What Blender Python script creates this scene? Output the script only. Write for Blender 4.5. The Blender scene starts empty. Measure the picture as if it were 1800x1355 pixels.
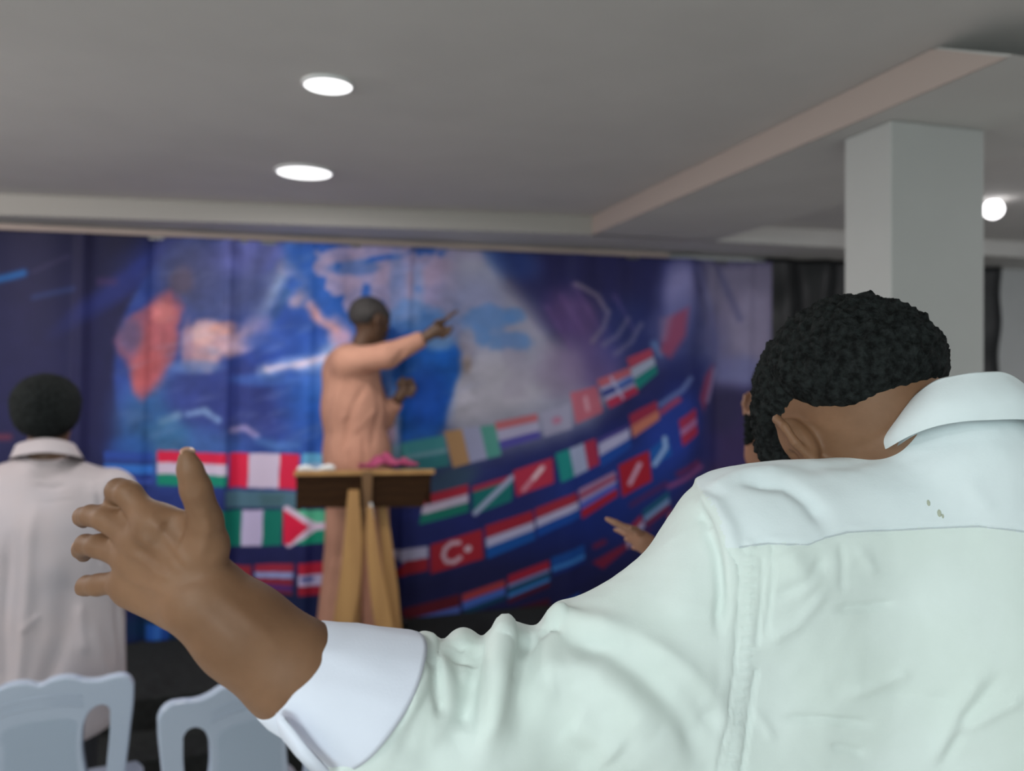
import bpy, bmesh, math, random
import numpy as np
from mathutils import Vector, Matrix
from mathutils.bvhtree import BVHTree
from mathutils import noise as mnoise

random.seed(7)
rng = np.random.default_rng(7)
SC = bpy.context.scene
COL = SC.collection

# ------------------------------------------------------------------ camera
FPX = 1354.0                      # focal length in pixels of the 1800 px wide frame
HORIZON = 640.0
CAMZ = 1.70
YAW = math.radians(16.07)
CF = np.array([math.sin(YAW), math.cos(YAW), 0.0])     # forward
CR = np.array([math.cos(YAW), -math.sin(YAW), 0.0])    # right
CU = np.array([0.0, 0.0, 1.0])
CAM = np.array([0.0, 0.0, CAMZ])
cd = bpy.data.cameras.new('camera')
cam = bpy.data.objects.new('camera', cd)
COL.objects.link(cam)
cam.location = (0, 0, CAMZ)
cam.rotation_euler = (math.pi/2, 0, -YAW)
cd.sensor_width = 36.0
cd.lens = FPX/1800*36
cd.shift_y = (HORIZON-677.5)/1800
cd.dof.use_dof = True
cd.dof.focus_distance = 0.80
cd.dof.aperture_fstop = 3.1
cd.clip_start = 0.05
SC.camera = cam

# ------------------------------------------------------------------ light
SC.view_settings.view_transform = 'Standard'
SC.view_settings.look = 'None'
SC.view_settings.gamma = 1.0
SC.view_settings.exposure = 0.0
SC.view_settings.use_curve_mapping = False
w = bpy.data.worlds.new('world'); SC.world = w; w.use_nodes = True
w.node_tree.nodes['Background'].inputs[0].default_value = (0.75, 0.88, 1.0, 1)
w.node_tree.nodes['Background'].inputs[1].default_value = 0.25

def area_light(name, loc, target, size, energy, color, shape='RECTANGLE', spread=math.pi):
    l = bpy.data.lights.new(name, 'AREA'); l.shape = shape
    l.size = size[0]; l.size_y = size[1]; l.energy = energy; l.color = color; l.spread = spread
    o = bpy.data.objects.new(name, l); COL.objects.link(o)
    o.location = loc
    o.rotation_euler = (Vector(target)-Vector(loc)).to_track_quat('-Z', 'Y').to_euler()
    return o
# area light standing in for daylight behind the photographer, inside the closed room
area_light('rear_daylight', (-1.3, -2.2, 2.15), (0.3, 1.0, 1.35), (1.5, 0.9), 59, (0.84, 1.0, 0.99))
# added fill lights aimed at the stage from left and right, without fittings
area_light('stage_fill_light', (-2.5, 2.4, 2.25), (1.2, 4.35, 1.2), (1.4, 0.3), 26, (1.0, 0.93, 0.90))
area_light('stage_fill_light', (4.4, 1.2, 2.2), (1.0, 4.35, 1.2), (1.4, 0.3), 12, (0.97, 0.96, 1.0))

def P(px, py, d):
    return CAM + d*(CF + (px-900)/FPX*CR + (HORIZON-py)/FPX*CU)
def pxr(rpx, d): return rpx*d/FPX
def to_px(v):
    q = np.asarray(v)-CAM
    d = q@CF
    return 900+FPX*(q@CR)/d, HORIZON-FPX*(q@CU)/d, d

# ------------------------------------------------------------------ materials
def srgb(r, g, b):
    f = lambda c: (c/255/12.92) if c/255 <= 0.04045 else ((c/255+0.055)/1.055)**2.4
    return (f(r), f(g), f(b), 1)
def mat(name, col, rough=0.6, var=0.0, scale=20, bump=0.0, bscale=60, bdist=0.002, metal=0, sss=0.0, coat=0.0, spec=0.5,
        sheen=0.0, emis=None, estr=0, wave=None, weave=0.0, mottle=None, mscale=4):
    m = bpy.data.materials.new(name); m.use_nodes = True
    nt = m.node_tree; b = nt.nodes['Principled BSDF']
    b.inputs['Base Color'].default_value = col
    b.inputs['Roughness'].default_value = rough
    b.inputs['Metallic'].default_value = metal
    b.inputs['Specular IOR Level'].default_value = spec
    if sss:
        b.inputs['Subsurface Weight'].default_value = sss
        b.inputs['Subsurface Radius'].default_value = (0.6, 0.25, 0.12)
        b.inputs['Subsurface Scale'].default_value = 0.006
    if coat: b.inputs['Coat Weight'].default_value = coat
    if sheen:
        b.inputs['Sheen Weight'].default_value = sheen
    tc = nt.nodes.new('ShaderNodeTexCoord')
    last = None
    if var or mottle:
        mx = nt.nodes.new('ShaderNodeMix'); mx.data_type = 'RGBA'
        n = nt.nodes.new('ShaderNodeTexNoise'); n.inputs['Scale'].default_value = scale if not mottle else mscale
        n.inputs['Detail'].default_value = 4
        nt.links.new(tc.outputs['Object'], n.inputs['Vector'])
        rm = nt.nodes.new('ShaderNodeMapRange'); rm.inputs[1].default_value = 0.35; rm.inputs[2].default_value = 0.65
        nt.links.new(n.outputs['Fac'], rm.inputs[0])
        nt.links.new(rm.outputs[0], mx.inputs['Factor'])
        if mottle:
            mx.inputs['A'].default_value = col; mx.inputs['B'].default_value = mottle
        else:
            mx.inputs['A'].default_value = tuple(c*(1-var) for c in col[:3])+(1,)
            mx.inputs['B'].default_value = tuple(min(1, c*(1+var)) for c in col[:3])+(1,)
        nt.links.new(mx.outputs['Result'], b.inputs['Base Color'])
        last = mx
    if wave:
        wv = nt.nodes.new('ShaderNodeTexWave'); wv.inputs['Scale'].default_value = wave[0]
        wv.inputs['Distortion'].default_value = wave[1]; wv.inputs['Detail'].default_value = 3
        wv.bands_direction = wave[3] if len(wave) > 3 else 'X'
        nt.links.new(tc.outputs['Object'], wv.inputs['Vector'])
        m2 = nt.nodes.new('ShaderNodeMix'); m2.data_type = 'RGBA'
        m2.inputs['A'].default_value = col; m2.inputs['B'].default_value = wave[2]
        nt.links.new(wv.outputs['Fac'], m2.inputs['Factor'])
        nt.links.new(m2.outputs['Result'], b.inputs['Base Color'])
    if bump:
        n2 = nt.nodes.new('ShaderNodeTexNoise'); n2.inputs['Scale'].default_value = bscale; n2.inputs['Detail'].default_value = 5
        nt.links.new(tc.outputs['Object'], n2.inputs['Vector'])
        bp = nt.nodes.new('ShaderNodeBump'); bp.inputs['Strength'].default_value = bump; bp.inputs['Distance'].default_value = bdist
        nt.links.new(n2.outputs['Fac'], bp.inputs['Height'])
        nt.links.new(bp.outputs['Normal'], b.inputs['Normal'])
    if emis:
        b.inputs['Emission Color'].default_value = emis; b.inputs['Emission Strength'].default_value = estr
    return m

M = {}
M['ceiling'] = mat('ceiling paint', (0.56, 0.545, 0.53, 1), 0.8, var=0.03, scale=3, bump=0.15, bscale=40)
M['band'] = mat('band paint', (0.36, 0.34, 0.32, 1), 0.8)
M['soffit'] = mat('soffit paint', (0.56, 0.55, 0.535, 1), 0.8, var=0.03, scale=3)
M['fascia'] = mat('fascia paint', (0.46, 0.375, 0.34, 1), 0.75)
M['pillar'] = mat('pillar paint', (0.46, 0.46, 0.45, 1), 0.7, var=0.02, scale=4)
M['wall'] = mat('wall paint', (0.55, 0.56, 0.57, 1), 0.8, var=0.03, scale=4)
M['cornice'] = mat('cornice paint', (0.55, 0.44, 0.40, 1), 0.7)
M['floor'] = mat('floor tile', (0.62, 0.60, 0.57, 1), 0.35, var=0.06, scale=5)
M['stage'] = mat('black stage carpet', (0.004, 0.005, 0.005, 1), 0.95, mottle=(0.013, 0.016, 0.016, 1), mscale=30, bump=0.6, bscale=250)
M['curtain'] = mat('black satin curtain', (0.006, 0.007, 0.009, 1), 0.5, bump=0.2, bscale=12, bdist=0.01)
M['plastic'] = mat('white chair plastic', (0.36, 0.415, 0.52, 1), 0.25, coat=0.25, bump=0.03, bscale=20)
M['plastic_panel'] = mat('chair panel plastic', (0.315, 0.375, 0.47, 1), 0.35)
M['skin'] = mat('brown skin', (0.225, 0.115, 0.062, 1), 0.6, mottle=(0.165, 0.080, 0.040, 1), mscale=16, bump=0.25, bscale=170, bdist=0.0008, sss=0.15, spec=0.4)
M['skin_dark'] = mat('dark brown skin', (0.10, 0.052, 0.030, 1), 0.5, var=0.15, scale=12, spec=0.4)
M['skin_mid'] = mat('warm brown skin', (0.26, 0.125, 0.075, 1), 0.5, var=0.1, scale=14, sss=0.1)
M['nail'] = mat('finger nail', (0.50, 0.28, 0.20, 1), 0.3)
M['hair'] = mat('black hair', (0.0035, 0.004, 0.004, 1), 0.85, mottle=(0.017, 0.020, 0.020, 1), mscale=130, bump=0.9, bscale=260, bdist=0.003, spec=0.12)
M['hair_fade'] = mat('short faded hair', (0.022, 0.020, 0.020, 1), 0.8, mottle=(0.05, 0.042, 0.04, 1), mscale=14, bump=0.5, bscale=200)
M['shirt'] = mat('green cast white cotton', (0.665, 0.745, 0.71, 1), 0.85, mottle=(0.69, 0.765, 0.745, 1), mscale=9, bump=0.25, bscale=420, bdist=0.0006, sheen=0.1)  # greenish tone-mapping cast put into the base colour of white cotton
M['shirt_yoke'] = mat('white cotton yoke', (0.69, 0.765, 0.79, 1), 0.85, mottle=(0.71, 0.775, 0.80, 1), mscale=9, bump=0.25, bscale=420, bdist=0.0006, sheen=0.1)
M['cuff'] = mat('white cotton cuff', (0.70, 0.73, 0.84, 1), 0.85, bump=0.25, bscale=420, bdist=0.0006)  # lavender cast put into the base colour of the same cotton
M['seam'] = mat('shirt thread', (0.52, 0.57, 0.60, 1), 0.9)
M['stain'] = mat('shirt stain', (0.42, 0.45, 0.36, 1), 0.9)
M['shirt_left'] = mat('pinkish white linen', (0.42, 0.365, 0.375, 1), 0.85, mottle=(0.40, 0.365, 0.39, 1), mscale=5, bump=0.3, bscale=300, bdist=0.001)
M['peach'] = mat('peach cotton', (0.52, 0.26, 0.18, 1), 0.85, mottle=(0.46, 0.225, 0.155, 1), mscale=8, bump=0.2, bscale=200, bdist=0.001)
M['trouser'] = mat('dark cloth', (0.02, 0.022, 0.03, 1), 0.9)
M['shoe'] = mat('black shoe leather', (0.015, 0.013, 0.012, 1), 0.4)
M['wood'] = mat('honey wood', (0.46, 0.25, 0.09, 1), 0.45, wave=(3, 3, (0.40, 0.21, 0.075, 1), 'X'), bump=0.05)
M['wood_dark'] = mat('dark stained wood', (0.035, 0.015, 0.005, 1), 0.8, spec=0.15, wave=(8, 6, (0.025, 0.010, 0.0035, 1), 'Z'))
M['paper'] = mat('paper', (0.70, 0.72, 0.74, 1), 0.9)
M['pink'] = mat('magenta cloth', (0.36, 0.05, 0.13, 1), 0.8, var=0.2, scale=30)
M['eye'] = mat('eye white', (0.6, 0.58, 0.55, 1), 0.2)
M['lens'] = mat('dark lens', (0.005, 0.005, 0.005, 1), 0.15)
M['lamp_ring'] = mat('lamp ring', (0.7, 0.7, 0.7, 1), 0.4)
M['lamp'] = mat('lamp diffuser', (0.9, 0.9, 0.9, 1), 0.5, emis=(1, 1, 1, 1), estr=2.2)
M['lamp_warm'] = mat('lamp globe', (0.9, 0.9, 0.9, 1), 0.5, emis=(1, 0.97, 0.98, 1), estr=4)
M['alu'] = mat('grey metal', (0.3, 0.3, 0.3, 1), 0.4, metal=0.8)

# ------------------------------------------------------------------ object helpers
def link(o, parent=None):
    COL.objects.link(o)
    if parent: o.parent = parent
    return o
def mesh_np(name, V, F, mats, parent=None, smooth=True, mi=None):
    V = np.asarray(V, dtype=np.float32); F = np.asarray(F, dtype=np.int32)
    me = bpy.data.meshes.new(name)
    n = F.shape[1]
    me.vertices.add(len(V)); me.vertices.foreach_set('co', V.ravel())
    me.loops.add(F.size); me.loops.foreach_set('vertex_index', F.ravel())
    me.polygons.add(len(F)); me.polygons.foreach_set('loop_start', np.arange(0, F.size, n, dtype=np.int32))
    if mi is not None: me.polygons.foreach_set('material_index', np.asarray(mi, dtype=np.int32))
    me.polygons.foreach_set('use_smooth', np.full(len(F), smooth))
    if not isinstance(mats, (list, tuple)): mats = [mats]
    for m in mats: me.materials.append(m)
    me.update(calc_edges=True); me.validate()
    return link(bpy.data.objects.new(name, me), parent)
def mesh_bm(name, bm, m, parent=None, smooth=False):
    me = bpy.data.meshes.new(name)
    bmesh.ops.recalc_face_normals(bm, faces=bm.faces)
    bm.to_mesh(me); bm.free()
    me.materials.append(m)
    for p in me.polygons: p.use_smooth = smooth
    return link(bpy.data.objects.new(name, me), parent)
def thing(name, label, cat, loc=(0, 0, 0), rz=0, group=None):
    o = bpy.data.objects.new(name, None); COL.objects.link(o)
    o.location = loc; o.rotation_euler = (0, 0, rz); o.empty_display_size = 0.1
    o['label'] = label; o['category'] = cat
    if group: o['group'] = group
    return o
def tag(o, label, cat, group=None):
    o['label'] = label; o['category'] = cat
    if group: o['group'] = group
    return o
def struct(o): o['kind'] = 'structure'; return o
def bx(bm, lo, hi, bev=0.0):
    lo = Vector(lo); hi = Vector(hi)
    r = bmesh.ops.create_cube(bm, size=1, matrix=Matrix.Translation((lo+hi)/2) @ Matrix.Diagonal((*(hi-lo), 1)))
    if bev:
        es = list({e for v in r['verts'] for e in v.link_edges})
        bmesh.ops.bevel(bm, geom=es, offset=bev, segments=2, affect='EDGES', profile=0.6)
    return bm
def box(name, lo, hi, m, parent=None, bev=0.0):
    return mesh_bm(name, bx(bmesh.new(), lo, hi, bev), m, parent)
def prism(bm, pts, z0, z1, axis='Z'):
    """pts: 2D outline extruded from z0 to z1 along axis"""
    def mk(p, z):
        return {'Z': (p[0], p[1], z), 'Y': (p[0], z, p[1]), 'X': (z, p[0], p[1])}[axis]
    a = [bm.verts.new(mk(p, z0)) for p in pts]; b = [bm.verts.new(mk(p, z1)) for p in pts]
    bm.faces.new(a); bm.faces.new(b[::-1])
    for i in range(len(pts)):
        j = (i+1) % len(pts); bm.faces.new((a[i], a[j], b[j], b[i]))
    return bm
def parent_keep(o, p):
    """vertices were built in world space: shift the mesh so the thing's empty can sit at its base"""
    o.parent = p
    o.matrix_parent_inverse = Matrix.Identity(4)
    o.data.transform(Matrix.Translation(p.location).inverted())

# ------------------------------------------------------------------ signed distance modelling (one continuous surface per call)
def cap(a, b, ra, rb=None, k=0.01, flat=None, op=1):
    return dict(t='c', a=np.asarray(a, float), b=np.asarray(b, float), ra=ra, rb=ra if rb is None else rb, k=k, flat=flat, op=op)
def ell(c, r, rot=None, k=0.01, op=1):
    return dict(t='e', c=np.asarray(c, float), r=np.asarray(r, float), rot=np.eye(3) if rot is None else np.asarray(rot, float), k=k, op=op)
def half(c, n, k=0.003):
    """keep the side the normal n points away from"""
    n = np.asarray(n, float); return dict(t='h', c=np.asarray(c, float), n=n/np.linalg.norm(n), k=k, op=-2)
def pd(q, p):
    if q['t'] == 'c':
        ab = q['b']-q['a']; pa = p-q['a']
        L = max(ab@ab, 1e-12)
        t = np.clip(pa@ab/L, 0, 1)
        v = pa-t[..., None]*ab
        if q['flat'] is not None:
            n, s = q['flat']; c = v@n
            v = v+(c*(1/s-1))[..., None]*n
            l = np.sqrt((v*v).sum(-1)); d = l-(q['ra']+(q['rb']-q['ra'])*t)
            return d*(s+(1-s)*0.5)
        return np.sqrt((v*v).sum(-1))-(q['ra']+(q['rb']-q['ra'])*t)
    if q['t'] == 'e':
        v = (p-q['c'])@q['rot'].T           # rows of rot are the local axes
        k0 = np.sqrt(((v/q['r'])**2).sum(-1)); k1 = np.sqrt(((v/q['r']**2)**2).sum(-1))+1e-9
        return k0*(k0-1)/k1
    if q['t'] == 'h':
        return (p-q['c'])@q['n']
def comb(f, d, q):
    k = q['k']
    if q['op'] == 1:
        if f is None: return d
        h = np.clip(0.5+0.5*(f-d)/k, 0, 1)
        return f*(1-h)+d*h-k*h*(1-h)
    if q['op'] == -1: d = -d
    h = np.clip(0.5-0.5*(f-d)/k, 0, 1)
    return f*(1-h)+d*h+k*h*(1-h)
def sdf_mesh(prims, h):
    lo = np.full(3, 1e9); hi = -lo
    for q in prims:
        if q['op'] != 1: continue
        if q['t'] == 'c':
            r = max(q['ra'], q['rb'])
            lo = np.minimum(lo, np.minimum(q['a'], q['b'])-r); hi = np.maximum(hi, np.maximum(q['a'], q['b'])+r)
        else:
            r = max(q['r']); lo = np.minimum(lo, q['c']-r); hi = np.maximum(hi, q['c']+r)
    B = 8; S = B*h
    lo = lo-2*S; nb = np.ceil((hi+2*S-lo)/S).astype(int)
    I = np.stack(np.meshgrid(*[np.arange(n) for n in nb], indexing='ij'), -1).reshape(-1, 3)
    C = lo+(I+0.5)*S
    keep = []
    for i0 in range(0, len(C), 200000):
        c = C[i0:i0+200000]; f = None
        for q in prims: f = comb(f, pd(q, c), q)
        keep.append(np.abs(f) < S*1.45+0.004)
    keep = np.concatenate(keep); I = I[keep]; C = C[keep]
    D = np.stack([pd(q, C) for q in prims], 1)
    g = np.arange(B+1)
    G = np.stack(np.meshgrid(g, g, g, indexing='ij'), -1).reshape(-1, 3)*h
    N = nb*B+2
    allv = []; alls = []; cells = []; edges = []
    CH = 96
    for i0 in range(0, len(I), CH):
        ii = I[i0:i0+CH]
        pts = (lo+ii*S)[:, None, :]+G[None]
        f = None
        dm = D[i0:i0+CH].min(0)
        for j, q in enumerate(prims):
            if q['op'] == 1:
                if dm[j] > S*1.6+q['k']*1.5+0.01 and f is not None: continue
                if dm[j] > S*3+0.05 and f is None and j < len(prims)-1 and (dm[j+1:] < dm[j]).any(): continue
            elif f is None: continue
            f = comb(f, pd(q, pts), q)
        f = f.reshape(len(ii), B+1, B+1, B+1)
        s = f < 0
        # cells
        cnt = sum(s[:, a:B+a, b:B+b, c:B+c].astype(np.int8) for a in (0, 1) for b in (0, 1) for c in (0, 1))
        act = (cnt > 0) & (cnt < 8)
        n, x, y, z = np.nonzero(act)
        if len(n):
            acc = np.zeros((len(n), 3)); ct = np.zeros(len(n))
            for ax in range(3):
                for a in (0, 1):
                    for b in (0, 1):
                        o0 = [0, 0, 0]; oth = [i for i in range(3) if i != ax]
                        o0[oth[0]] = a; o0[oth[1]] = b; o1 = list(o0); o1[ax] = 1
                        f0 = f[n, x+o0[0], y+o0[1], z+o0[2]]; f1 = f[n, x+o1[0], y+o1[1], z+o1[2]]
                        m = (f0 < 0) != (f1 < 0)
                        t = np.where(m, f0/np.where(m, f0-f1, 1), 0)
                        pt = np.zeros((len(n), 3)); pt += o0; pt[:, ax] = t
                        acc += pt*m[:, None]; ct += m
            base = ii[n]*B+np.stack([x, y, z], 1)
            allv.append(lo+(base+acc/ct[:, None])*h)
            cells.append((base[:, 0]*N[1]+base[:, 1])*N[2]+base[:, 2])
        for ax in range(3):
            sl0 = [slice(None)]+[slice(0, B)]*3; sl1 = [slice(None)]+[slice(0, B)]*3
            sl1[ax+1] = slice(1, B+1)
            a0 = s[tuple(sl0)]; a1 = s[tuple(sl1)]
            n, x, y, z = np.nonzero(a0 != a1)
            if len(n):
                base = ii[n]*B+np.stack([x, y, z], 1)
                edges.append(np.concatenate([base, np.full((len(n), 1), ax), a0[n, x, y, z][:, None].astype(int)], 1))
    V = np.concatenate(allv); K = np.concatenate(cells); E = np.concatenate(edges)
    o = np.argsort(K); K = K[o]; V = V[o]
    Fs = []
    for ax in range(3):
        e = E[E[:, 3] == ax]; b = e[:, :3]
        u = np.zeros(3, int); v = np.zeros(3, int); u[(ax+1) % 3] = 1; v[(ax+2) % 3] = 1
        q = []; ok = np.ones(len(b), bool)
        for off in (0*u, -u, -u-v, -v):
            c = b+off; key = (c[:, 0]*N[1]+c[:, 1])*N[2]+c[:, 2]
            p = np.searchsorted(K, key); p = np.minimum(p, len(K)-1); ok &= K[p] == key; q.append(p)
        q = np.stack(q, 1)[ok]; fl = e[ok, 4] == 0
        q[fl] = q[fl][:, ::-1]
        Fs.append(q)
    return V, np.concatenate(Fs)
def vnormals(V, F):
    n = np.cross(V[F[:, 2]]-V[F[:, 0]], V[F[:, 3]]-V[F[:, 1]])
    N = np.zeros_like(V)
    for i in range(4): np.add.at(N, F[:, i], n)
    return N/(np.linalg.norm(N, axis=1, keepdims=True)+1e-12)
def relax(V, F, it=3, lam=0.5):
    e = np.concatenate([F[:, [0, 1]], F[:, [1, 2]], F[:, [2, 3]], F[:, [3, 0]]])
    for _ in range(it):
        A = np.zeros_like(V); c = np.zeros(len(V))
        for i in range(3): A[:, i] = np.bincount(e[:, 0], V[e[:, 1], i], len(V))+np.bincount(e[:, 1], V[e[:, 0], i], len(V))
        c = np.bincount(e[:, 0], minlength=len(V))+np.bincount(e[:, 1], minlength=len(V))
        V = V*(1-lam)+lam*A/c[:, None]
    return V
def hit_px(bvh, px, py):
    d = P(px, py, 1.0)-CAM
    r = bvh.ray_cast(Vector(CAM), Vector(d).normalized())
    return np.array(r[0]) if r[0] is not None else None
def folds(V, F, specs):
    """specs: (polyline of frame positions, width m, depth m). Each is laid onto the surface once and pushes it in or out."""
    bvh = BVHTree.FromPolygons(V.tolist(), F.tolist())
    N = vnormals(V, F); out = np.zeros(len(V))
    for sp in specs:
        pl, wd, dp = sp[:3]
        pts = [hit_px(bvh, *p) for p in pl]; pts = [p for p in pts if p is not None]
        if len(pts) < 1: continue
        # densify on the surface
        if len(pts) == 1: pts = pts*2
        best = np.full(len(V), 1e9); tt = np.zeros(len(V)); n = len(pts)-1
        for i in range(n):
            a, b = pts[i], pts[i+1]; ab = b-a; L = max(ab@ab, 1e-12)
            t = np.clip((V-a)@ab/L, 0, 1); v = V-a-t[:, None]*ab
            d = np.sqrt((v*v).sum(1)); m = d < best; best[m] = d[m]; tt[m] = (i+t[m])/n
        taper = np.clip(np.minimum(tt, 1-tt)*5+0.25, 0, 1) if len(sp) < 4 else 1.0
        out += dp*np.exp(-(best/wd)**2)*taper
    return V+N*out[:, None]
def fbm3(V, scale, amp, octv=3, seed=0.0):
    return np.array([mnoise.fractal(Vector((x*scale+seed, y*scale+seed, z*scale)), 1.0, 2.0, octv) for x, y, z in V])*amp

# ------------------------------------------------------------------ figure helpers
def frame_axes(heading, pitch, roll=0.0):
    """heading: horizontal unit vector the face points to, pitch>0 bows down. rows: left->right x, back->front -y, up z"""
    h = np.asarray(heading, float); h /= np.linalg.norm(h)
    up = CU*math.cos(pitch)+h*math.sin(pitch)
    fw = h*math.cos(pitch)-CU*math.sin(pitch)
    rt = np.cross(fw, up)                       # the figure's own right hand side
    if roll:
        up, rt = up*math.cos(roll)+rt*math.sin(roll), rt*math.cos(roll)-up*math.sin(roll)
    return np.stack([rt, -fw, up])              # local x = right, local y = backwards, local z = up
SK = [((0, .018, .032), (.074, .092, .082)), ((0, -.028, .02), (.066, .062, .072))]
def head_prims(c, A, s=1.0, ears=(1, -1), fine=False, stick=0.0):
    W = lambda p: c+s*(np.asarray(p, float)@A)
    e = lambda p, r, k=.01, op=1: ell(W(p), s*np.asarray(r), A, s*k, op)
    L = [e(*SK[0]), e(*SK[1], .03), e((0, -.035, -.045), (.054, .052, .062), .03),
         e((0, -.072, -.088), (.022, .020, .018), .02), e((0, -.078, .028), (.048, .018, .010), .012),
         e((0, -.094, -.018), (.010, .014, .026), .01), e((0, -.106, -.036), (.012, .013, .010), .008),
         e((.012, -.097, -.038), (.009, .010, .008), .006), e((-.012, -.097, -.038), (.009, .010, .008), .006),
         e((0, -.090, -.058), (.024, .012, .006), .005), e((0, -.089, -.068), (.022, .012, .006), .005),
         e((.046, -.055, -.015), (.018, .022, .016), .015), e((-.046, -.055, -.015), (.018, .022, .016), .015),
         e((.030, -.094, .006), (.016, .012, .010), .008, -1), e((-.030, -.094, .006), (.016, .012, .010), .008, -1)]
    for sd in ears:
        rim = [(.073, .006, -.030), (.078, .012, -.018), (.086, .022, -.004), (.089, .027, .012), (.086, .022, .026), (.080, .008, .031), (.076, -.004, .024), (.074, -.008, .010)]
        rim = [(sd*(x+stick*np.clip((y+.008)/.03, 0, 1)), y+.005, z-.004) for x, y, z in rim]
        L.append(e((sd*(.078+stick*.4), .012, .002), (.008+stick*.3, .018, .028), .006))
        for i in range(len(rim)-1):
            L.append(cap(W(rim[i]), W(rim[i+1]), s*.0045, s*.0042, s*.003))
        L.append(e((sd*.076, .008, -.033), (.007, .008, .011), .004))
        if fine:
            L.append(e((sd*(.087+stick*.9), .008, .012), (.007, .011, .015), .003, -1))
            L.append(e((sd*(.085+stick*.6), .003, -.010), (.006, .008, .010), .003, -1))
            L.append(cap(W((sd*.082, .018, .018)), W((sd*.080, .018, -.014)), s*.0035, s*.003, s*.003))
    return L
def hair_mesh(c, A, s, line, thick, curl, freq, sub=6, seed=0.0, name='hair', m=None, parent=None):
    bm = bmesh.new(); bmesh.ops.create_icosphere(bm, subdivisions=sub, radius=1)
    D = np.array([v.co[:] for v in bm.verts]); F = np.array([[l.index for l in f.verts] for f in bm.faces]); bm.free()
    o = np.array([0, 0, .02]); r = np.zeros(len(D))
    for cc, rr in SK:
        oc = (o-np.array(cc))/rr; d = D/np.array(rr)
        a = (d*d).sum(1); b = (d*oc).sum(1); q = (oc*oc).sum()-1
        r = np.maximum(r, (-b+np.sqrt(np.maximum(b*b-a*q, 0)))/a)
    p = o+D*r[:, None]
    y = p[:, 1]; lz = np.interp(y, [a for a, _ in line], [b for _, b in line])
    mk = np.clip((p[:, 2]-lz)/0.016+0.4+0.25*np.array([mnoise.noise(Vector(q*160)) for q in p]), 0, 1)
    mk = mk*mk*(3-2*mk)
    up_ = np.clip((p[:, 2]-lz)/0.05, 0, 1); up_ = up_*(2-up_)
    side = np.clip((p[:, 2]+.005)/.045, .28, 1)
    side = np.where(p[:, 1] > .05, 1.0, side) if thick < .024 else 1.0
    t = -0.004*(1-mk)+(0.0022+(thick-0.0022)*up_*side)*mk
    nz = np.array([mnoise.noise(Vector(q*freq+Vector((seed, 0, 0)).to_tuple()[0]))+0.6*mnoise.noise(Vector(q*freq*2.3)) for q in (p+D*0.01)])
    t = t+curl*nz*mk*np.clip(up_*side+.2, 0, 1)
    p = o+D*(r+t)[:, None]
    return mesh_np(name, c+s*(p@A), F, m or M['hair'], parent)
def eyes(c, A, s, parent):
    for sd in (1, -1):
        bm = bmesh.new(); bmesh.ops.create_uvsphere(bm, u_segments=12, v_segments=8, radius=.011*s, matrix=Matrix.Translation(c+s*(np.array([sd*.030, -.078, .006])@A)))
        parent_keep(mesh_bm('eye', bm, M['eye'], None, True), parent)
def tube_loft(rings, closed_ends=False):
    """rings: list of (n,3) arrays"""
    n = len(rings[0]); V = np.concatenate(rings); F = []
    for i in range(len(rings)-1):
        for j in range(n):
            k = (j+1) % n
            F.append((i*n+j, i*n+k, (i+1)*n+k, (i+1)*n+j))
    return V, np.array(F)

# ------------------------------------------------------------------ the room
YB = 4.45
def slab(name, lo, hi, m): return struct(box(name, lo, hi, m))
slab('floor', (-3.2, -2.8, -0.1), (5.6, YB+0.15, 0), M['floor'])
slab('wall_back', (-3.2, YB, 0), (5.6, YB+0.12, 2.62), M['wall'])
slab('wall_left', (-3.2, -2.8, 0), (-3.08, YB, 2.62), M['wall'])
slab('wall_right', (5.48, -2.8, 0), (5.6, YB, 2.62), M['wall'])
slab('ceiling', (-3.2, -2.8, 2.50), (5.6, YB+0.12, 2.62), M['ceiling'])
slab('wall_rear', (-3.2, -2.92, 0), (5.6, -2.8, 2.62), M['wall'])
# dropped soffit along the stage wall with its fascia (its edge is not quite parallel to the wall)
ZS = 2.40
bm = prism(bmesh.new(), [(-3.08, 4.30), (1.57, 3.87), (5.48, 3.93), (5.48, YB), (-3.08, YB)], ZS, 2.499)
struct(mesh_bm('trim_1', bm, M['soffit']))
bm = prism(bmesh.new(), [(-3.08, 4.295), (1.565, 3.865), (1.565, 3.872), (-3.08, 4.302)], ZS-0.002, 2.498)
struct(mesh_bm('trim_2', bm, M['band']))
# side soffit between the two raised ceiling fields; its near end is cut on the slant
bm = prism(bmesh.new(), [(1.36, ZS), (3.9, ZS), (3.9, 2.499), (1.57, 2.499)], 1.57, 2.32, 'X')
struct(mesh_bm('trim_3', bm, M['soffit']))
bm = prism(bmesh.new(), [(1.37, ZS-0.003), (3.87, ZS-0.003), (3.87, 2.498), (1.58, 2.498)], 1.562, 1.5695, 'X')
struct(mesh_bm('trim_4', bm, M['fascia']))
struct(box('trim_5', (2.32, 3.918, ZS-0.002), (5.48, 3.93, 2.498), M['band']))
# cornice strip above the banner
struct(box('trim_6', (-3.08, 4.395, 2.372), (2.3, YB, 2.399), M['cornice'], bev=0.004))
# square pillar
struct(box('trim_7', (1.653, 1.818, 0.0), (1.99, 2.012, 2.3995), M['pillar'], bev=0.006))
struct(box('trim_8', (1.640, 1.805, 0.0), (2.003, 2.025, 0.10), M['pillar'], bev=0.004))

# stage of two carpeted levels
ZT = .27
st = thing('stage', 'low black carpeted stage with one step below the printed banner', 'stage', (1.0, 4.0, 0))
def ch(o, p): parent_keep(o, p); return o
ch(box('platform', (-2.9, 3.60, 0.0), (5.3, YB-0.002, ZT), M['stage'], bev=0.008), st)
ch(box('step', (-2.9, 3.32, 0.0), (5.3, 3.598, 0.135), M['stage'], bev=0.008), st)

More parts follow.
